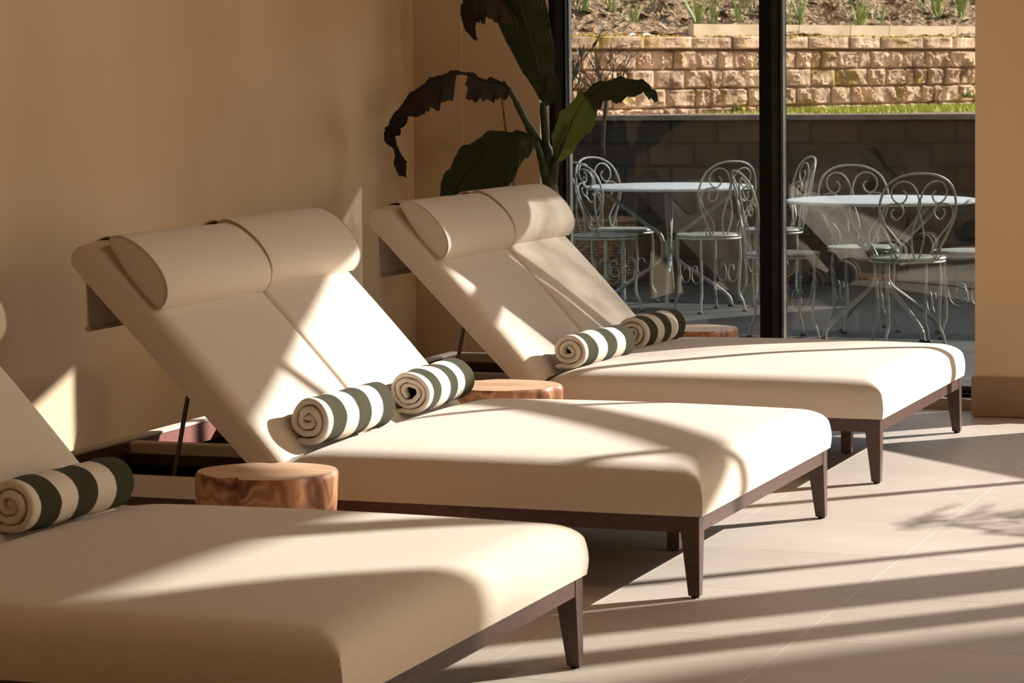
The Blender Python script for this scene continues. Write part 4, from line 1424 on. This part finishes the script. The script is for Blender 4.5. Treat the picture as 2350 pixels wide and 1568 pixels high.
def undergrowth():
    rnd = random.Random(77)
    for name, mat_, lab, n in (('undergrowth', 'red_twig', 'brown tangled undergrowth at the top of the planting bed', 1500), ('ground_cover', 'shoot', 'green blades among the undergrowth at the top of the planting bed', 700),
                               ('leaf_litter', 'soil', 'dark leaf litter between the plants of the upper bed', 1300)):
        mb = MB()
        for _ in range(n):
            u, w = rnd.uniform(-0.5, 9.5), 0.62 + rnd.random() ** 1.2 * 2.2
            if name == 'leaf_litter': w -= 0.05
            if math.sin(5 * u + 3) + 0.6 * math.sin(11 * u) < rnd.uniform(-1.4, .7) and w < 1.1: continue
            b0 = sw(u, w, bed_z(u, w) - 0.01)
            a = rnd.uniform(0, 6.28)
            if name == 'leaf_litter':
                l = rnd.uniform(.03, .09)
                d = Vector((math.cos(a), math.sin(a), rnd.uniform(-.1, .5))) * l; e = Vector((-math.sin(a), math.cos(a), rnd.uniform(-.1, .6))) * l * .5
                c = b0 + Vector((0, 0, .03))
                mb.add([c - d, c + e, c + d, c - e], [(0, 1, 2, 3)])
            else:
                h = rnd.uniform(.06, .22)
                d = Vector((math.cos(a) * .5, math.sin(a) * .5, 1)).normalized() * h
                sd = Vector((-math.sin(a), math.cos(a), 0)) * (0.0035 if name == 'undergrowth' else 0.007)
                m1 = b0 + d * .6 + Vector((rnd.uniform(-.02, .02), rnd.uniform(-.02, .02), 0))
                mb.add([b0 - sd, b0 + sd, m1 + sd * .8, m1 - sd * .8, b0 + d * 1.0 + Vector((rnd.uniform(-.05, .05), rnd.uniform(-.05, .05), -.01))], [(0, 1, 2, 3), (3, 2, 4)])
        if name == 'leaf_litter':
            tag(mb.build(name, M[mat_], BED, fix=False, smooth=False), kind='stuff')
        elif name == 'undergrowth':
            main = tag(mb.build(name, M[mat_], fix=False, smooth=False), 'brown and green tangled undergrowth at the top of the planting bed', 'undergrowth', kind='stuff')
        else:
            tag(mb.build(name, M[mat_], main, fix=False, smooth=False), kind='stuff')


undergrowth()

# plants rooted in the joints of the wall
for i, (px, z, lab) in enumerate([(1690, 1.06, 'small leafy plant rooted at the foot of the sandstone wall left of the mullion'),
                                  (2222, 1.13, 'scrubby plant rooted in the sandstone wall beside the pillar')]):
    rnd = random.Random(90 + i)
    mb = MB()
    for _ in range(34):
        a = rnd.uniform(0, 6.28); b_ = rnd.uniform(.1, 1.2); l = rnd.uniform(.03, .065)
        d = Vector((math.cos(a) * math.cos(b_), math.sin(a) * math.cos(b_), math.sin(b_)))
        s = d.cross(Vector((.3, .2, 1))).normalized() * 0.014
        c = Vector((rnd.uniform(-.05, .05), rnd.uniform(-.02, .02), rnd.uniform(0, .02)))
        mb.add([c, c + d * l * .5 + s, c + d * l, c + d * l * .5 - s], [(0, 1, 2, 3)])
    o = mb.build('wall_plant', M['succulent'], fix=False)
    u = bed_u(px, -0.09)
    o.location = sw(u, -0.09, z - 0.03)
    tag(o, lab, 'plant')

# unseen blocker added far to the right, outline shaped to cut the low sun
hd = MB()
pts = [(2.95, 0.0), (9.0, 0.0), (9.0, 3.4), (3.55, 4.15), (3.35, 4.0), (3.15, 3.72), (3.02, 3.3)]
D_ = 8.8
def blocker_ring(d):
    return [(x + d * S.x / S.y, 11.1 + d, z + d * S.z / S.y if z > 0 else 0.0) for x, z in pts]
nb = len(pts)
hd.add(blocker_ring(D_) + blocker_ring(D_ + 0.8), [tuple(range(nb)), tuple(range(2 * nb - 1, nb - 1, -1))] + [(i, nb + i, nb + (i + 1) % nb, (i + 1) % nb) for i in range(nb)])
structure(hd.build('trim_far_blocker', M['far_blocker'], smooth=False), 'added sun blocker far right of the view', 'bank')


# ------------------------------------------------------------------ wrought iron chairs and tables on the patio
def arc_pts(c, r, a0, a1, n=10):
    return [(c[0] + r * math.cos(a0 + (a1 - a0) * i / n), c[1] + r * math.sin(a0 + (a1 - a0) * i / n)) for i in range(n + 1)]


SEAT_Z = 0.432


def make_chair():
    t = thing('garden_chair', '', 'chair')
    R = 0.185
    # seat: thin dished disc with rolled rim; the sitter faces +x
    MB().lathe([(0.0, SEAT_Z - 0.004), (R - 0.01, SEAT_Z - 0.004), (R, SEAT_Z - 0.002), (R + 0.003, SEAT_Z + 0.004), (R, SEAT_Z + 0.010), (R - 0.012, SEAT_Z + 0.011), (0.0, SEAT_Z + 0.007)], seg=40, cap=False).build('seat', M['chair_paint'], t)
    MB().tube([((R - 0.006) * math.cos(a), (R - 0.006) * math.sin(a), SEAT_Z - 0.012) for a in np.linspace(0, 2 * PI, 33)[:-1]], 0.007, 8, closed=True).build('seat_ring', M['chair_paint'], t)
    HB, HW = 0.425, 0.190

    def bp(u, v):
        """point of the back: u across (-1..1), v up (0..1), leaning slightly backwards, curved round the seat"""
        y = u * HW
        x = -0.165 - 0.085 * v + 0.030 * u * u
        return (x, y, SEAT_Z + v * HB)
    hoop = [(-.48, 0), (-.62, .14), (-.86, .36), (-.99, .55), (-.97, .72), (-.80, .88), (-.45, .975), (0, 1.0)]
    hoop = hoop + [(-u, v) for u, v in reversed(hoop[:-1])]
    o = MB().tube(bez([bp(*p) for p in hoop], 5), 0.0064, 8).build('back_hoop', M['chair_paint'], t)
    r2 = 0.0046
    up = [(.015, .70), (.10, .81), (.24, .885), (.43, .912), (.61, .885), (.72, .81), (.69, .72), (.56, .665), (.43, .668), (.35, .715), (.345, .765), (.43, .805)]
    lo = [(.82, .40), (.93, .52), (.86, .62), (.67, .655), (.48, .635), (.40, .565), (.46, .50), (.58, .47), (.68, .51), (.70, .565), (.645, .59)]
    foot = [(.82, .40), (.60, .28), (.44, .18), (.42, .08), (.50, .015), (.62, .03), (.66, .09), (.58, .13), (.52, .10)]
    stem = [(.015, .70), (.03, .60), (-.10, .42), (-.16, .24), (-.05, .0)]
    for sgn in (1, -1):
        for path in (up, lo + [], foot, stem):
            MB().tube(bez([bp(sgn * u, v) for u, v in path], 5), r2, 6).build('back_scroll', M['chair_paint'], t)
    for k, (sx, sy) in enumerate([(1, 1), (1, -1), (-1, 1), (-1, -1)]):
        a = math.atan2(sy, sx * (1.0 if sx > 0 else 0.9))
        c, s_ = math.cos(a), math.sin(a)
        path = [(0.172, SEAT_Z - 0.012), (0.180, 0.32), (0.172, 0.20), (0.170, 0.11), (0.192, 0.06), (0.205, 0.006)]
        lg = MB().tube(bez([(r * c, r * s_, z) for r, z in path], 5), 0.0078, 8).build('leg', M['chair_paint'], t)
        MB().lathe([(0.016, 0.0), (0.017, 0.004), (0.012, 0.010)], 0.205 * c, 0.205 * s_, 12).build('foot_cap', M['cap'], lg)
    # heart scroll braces between neighbouring legs
    for ang in (PI / 2, -PI / 2):
        c, s_ = math.cos(ang), math.sin(ang)
        for sgn in (1, -1):
            pth = [(0.118, .30), (0.10, .20), (0.055, .165), (0.012, .19), (0.020, .25), (0.055, .262), (0.068, .235)]
            MB().tube(bez([(0.124 * c - sgn * y * s_, 0.124 * s_ + sgn * y * c, z) for y, z in pth], 4), 0.0031, 6).build('scroll_brace', M['chair_paint'], t)
    return t


T1, T2 = Vector((-4.724, 15.56, 0)), Vector((-3.134, 14.04, 0))
CH = [((-5.061, 15.71), T1, 'pale scroll backed garden chair behind the left end of the far patio table, brightest one'),
      ((-4.976, 15.139), T1, 'dark looking scroll backed garden chair at the left glass edge, half hidden by a pillow'),
      ((-4.409, 15.292), T1, 'scroll backed garden chair right of the far patio table, its back across the table edge'),
      ((-4.198, 15.87), T1, 'scroll backed garden chair cut in two by the black mullion'),
      ((-3.583, 13.778), T2, 'garden chair seen edge on just left of the black mullion'),
      ((-3.299, 14.343), T2, 'scroll backed garden chair behind the near patio table'),
      ((-2.901, 13.581), T2, 'scroll backed garden chair in front of the near patio table, back to the camera'),
      ((-2.700, 14.131), T2, 'garden chair right of the near patio table, mostly hidden by the pillar')]
chair = make_chair()
for i, ((x, y), T, lab) in enumerate(CH):
    o = chair if i == 0 else copy_tree(chair)
    o.location = (x, y, 0)
    o.rotation_euler = (0, 0, math.atan2(T.y - y, T.x - x))
    o['label'] = lab
    o['group'] = 'scroll backed chairs on the patio'


def make_table():
    t = thing('garden_table', '', 'table')
    MB().lathe([(0.0, .684), (.478, .684), (.484, .686), (.486, .692), (.484, .700), (.474, .703), (0.0, .703)], seg=64, cap=False).build('tabletop', M['tabletop'], t)
    MB().lathe([(.028, .285), (.030, .29), (.030, .375), (.028, .38)], seg=20).build('hub', M['chair_paint'], t)
    for k in range(4):
        a = PI / 4 * 0.62 + k * PI / 2
        c, s_ = math.cos(a), math.sin(a)
        path = [(.40, .683), (.27, .585), (.13, .475), (.062, .425), (.040, .375), (.038, .33), (.042, .285), (.075, .245), (.16, .19), (.27, .115), (.34, .055), (.355, .004)]
        lg = MB().tube(bez([(r * c, r * s_, z) for r, z in path], 4), 0.0125, 8).build('leg', M['chair_paint'], t)
        MB().lathe([(0.020, 0.0), (0.021, 0.005), (0.014, 0.012)], 0.355 * c, 0.355 * s_, 14).build('foot_cap', M['cap'], lg)
    return t


tb = make_table()
tb.location = T1
tb.rotation_euler = (0, 0, -0.24)
tb['label'] = 'round pale garden table farther away on the patio, left of the mullion'
tb['group'] = 'round garden tables'
tb2 = copy_tree(tb)
tb2.location = T2
tb2.rotation_euler = (0, 0, 0.35)
tb2['label'] = 'round pale garden table nearer on the patio, right of the mullion'


# ------------------------------------------------------------------ wicker planter with a bare standard tree, olive shrub
def wicker_planter(loc):
    t = thing('potted_tree', 'bare twigged standard tree in a tall wicker planter against the dark wall', 'tree', loc)
    mb = MB()
    H, R0, R1 = 0.42, 0.165, 0.200
    rows = 22
    for i in range(rows):
        z = H * (i + .5) / rows
        r = R0 + (R1 - R0) * z / H
        n = 48
        mb.tube([((r + 0.006 * math.cos(12 * a + PI * i)) * math.cos(a), (r + 0.006 * math.cos(12 * a + PI * i)) * math.sin(a), z) for a in np.linspace(0, 2 * PI, n + 1)[:-1]], 0.0085, 5, closed=True)
    mb.build('wicker_weave', M['wicker'], t)
    st = MB()
    for k in range(24):
        a = 2 * PI * k / 24
        st.tube([(R0 * math.cos(a), R0 * math.sin(a), 0), (R1 * math.cos(a), R1 * math.sin(a), H)], 0.006, 5)
    st.build('stakes', M['wicker'], t)
    MB().tube([(R1 * math.cos(a), R1 * math.sin(a), H) for a in np.linspace(0, 2 * PI, 41)[:-1]], 0.014, 8, closed=True).build('rim', M['wicker'], t)
    MB().lathe([(R1 - 0.01, H - 0.06), (R1 - 0.02, H - 0.045), (0.03, H - 0.035)], seg=28).build('soil', M['soil'], t)
    rnd = random.Random(12)
    MB().tube(bez([(0, 0, H - 0.06), (0.012, 0, 0.65), (-0.008, 0, 0.92), (0.018, 0, 1.19)], 5), [0.017] * 8 + [0.014] * 8, 8).build('trunk', M['twig'], t)
    mb = MB(); tips = []
    for k in range(12):
        a = 2 * PI * k / 12
        twiggy(mb, (0.016, 0, 1.17), (math.cos(a) * .9, math.sin(a) * .9, .9), 0.20, 0.0055, 3, rnd, 0.62, tips)
    mb.build('crown', M['twig'], t, fix=False)
    return t


bp_ = on_y(1388, 560, 17.0)
wicker_planter((bp_.x, 17.0, 0))

rnd = random.Random(61)
gt = thing('dimming_tree', 'added out-of-view tree on the upper terrace, dimming the sun through the window', 'tree', (5.85, 20.0, 1.02))  # unseen tree added to weaken the sun through the visible window
MB().tube(bez([(0, 0, 0), (0.06, 0, 2.0), (-0.05, 0.05, 4.0), (0.03, 0, 5.9)], 6), [0.13] * 6 + [0.11] * 6 + [0.07] * 7, 10).build('trunk', M['twig'], gt)
mb = MB(); tips = []
for k in range(10):
    a = 2 * PI * k / 10
    twiggy(mb, (0.01, 0, 4.9 + 0.12 * k), (math.cos(a), math.sin(a), .55), 0.5, 0.014, 2, rnd, 0.55, tips)
mb.build('branches', M['twig'], gt, fix=False)
mb = MB()
for k in range(17000):
    c = Vector((rnd.uniform(-1.35, 1.05), rnd.uniform(-0.6, 0.6), rnd.uniform(5.2, 7.1)))
    if (c.x / 1.3) ** 2 + (c.y / 0.7) ** 2 + ((c.z - 6.2) / 1.0) ** 2 > 1.3: continue
    if c.x > -0.6 and rnd.random() < 0.62: continue  # crown left denser on the side that keeps sun off the wall
    a = Vector((rnd.uniform(-1, 1), rnd.uniform(-1, 1), rnd.uniform(-1, .4))).normalized()
    b_ = a.cross(Vector((rnd.uniform(-1, 1), rnd.uniform(-1, 1), 1))).normalized()
    mb.add([c, c + a * .035 + b_ * .016, c + a * .07, c + a * .035 - b_ * .016], [(0, 1, 2, 3)])
mb.build('foliage', M['olive_leaf'], gt, fix=False, smooth=False)

rnd = random.Random(33)
ol = thing('olive_shrub', 'dark leaved shrub at the left edge of the glass in front of the sunlit wall', 'shrub')
ob = on_y(1288, 400, 16.3)
ol.location = (ob.x, 16.3, 0)
MB().lathe([(0.10, 0.0), (0.115, 0.01), (0.14, 0.24), (0.145, 0.27), (0.125, 0.272), (0.12, 0.24)], seg=24).build('pot', M['pot'], ol)
MB().lathe([(0.122, 0.236), (0.115, 0.245), (0.03, 0.25)], seg=20).build('soil', M['soil'], ol)
mb = MB(); tips = []
for k in range(9):
    a = 2 * PI * k / 9
    top_ = 1.15 + 0.5 * rnd.random()
    rr = rnd.uniform(.04, .10)
    st = bez([(0.03 * math.cos(a), 0.03 * math.sin(a), 0.22), (rr * .7 * math.cos(a), rr * .7 * math.sin(a), 0.7), (rr * 1.1 * math.cos(a), rr * 1.1 * math.sin(a), top_)], 8)
    mb.tube(st, 0.0045, 5)
    for p in st[6:]:
        tips.append((p, Vector((math.cos(a + rnd.uniform(-1, 1)) * .5, math.sin(a + rnd.uniform(-1, 1)) * .5, .8)).normalized()))
    if k % 2 == 0:
        twiggy(mb, st[-3], (math.cos(a) * .6, math.sin(a) * .6, 1), 0.16, 0.004, 1, rnd, 0.45, tips)
twiggy(mb, (0.08, -0.03, 1.35), (0.9, -.1, 1.0), 0.26, 0.004, 1, rnd, 0.35, tips)
mb.build('branches', M['twig'], ol, fix=False)
mb = MB()
lance_leaves(mb, tips, rnd, 2, 0.085, 0.011)
mb.build('leaves', M['olive_leaf'], ol, smooth=False, fix=False)


# ------------------------------------------------------------------ potted palm indoors right of the view; its fronds shade the floor
palm = thing('potted_palm', 'potted palm by the gable glazing whose fronds shade the floor at the right edge', 'plant', (0.62, 10.45, 0))
MB().lathe([(0.13, 0.0), (0.15, 0.01), (0.18, 0.32), (0.185, 0.36), (0.165, 0.365), (0.16, 0.33)], seg=32).build('pot', M['pot'], palm)
MB().lathe([(0.162, 0.325), (0.15, 0.335), (0.04, 0.34)], seg=24).build('soil', M['soil'], palm)
MB().tube([(0, 0, 0.32), (0.01, 0, 0.8), (0, 0.01, 1.28)], [0.022, 0.017, 0.012], 8).build('stem', M['stem'], palm)
rnd = random.Random(55)
for k in range(18):
    a = 2 * PI * k / 18 + rnd.uniform(-.2, .2)
    L_ = rnd.uniform(.26, .42); up = rnd.uniform(0.06, .30)
    mb = MB()
    rib = bez([(0, 0, 1.27), (math.cos(a) * L_ * .5, math.sin(a) * L_ * .5, 1.29 + up), (math.cos(a) * L_, math.sin(a) * L_, 1.26 + up * .7)], 6)
    mb.tube(rib, 0.003, 5)
    for i, p in enumerate(rib[2:]):
        for sg in (1, -1):
            side = Vector((-math.sin(a) * sg, math.cos(a) * sg, -0.35)).normalized()
            out = Vector((math.cos(a), math.sin(a), 0))
            l = 0.13 * (1 - 0.05 * i)
            tip = p + side * l + out * 0.08
            mid = p + side * l * .45 + out * 0.03
            wv = out * 0.009
            mb.add([p, mid + wv, tip, mid - wv], [(0, 1, 2, 3)])
    mb.build('frond', M['leaf_dark'], palm, fix=False, smooth=False)
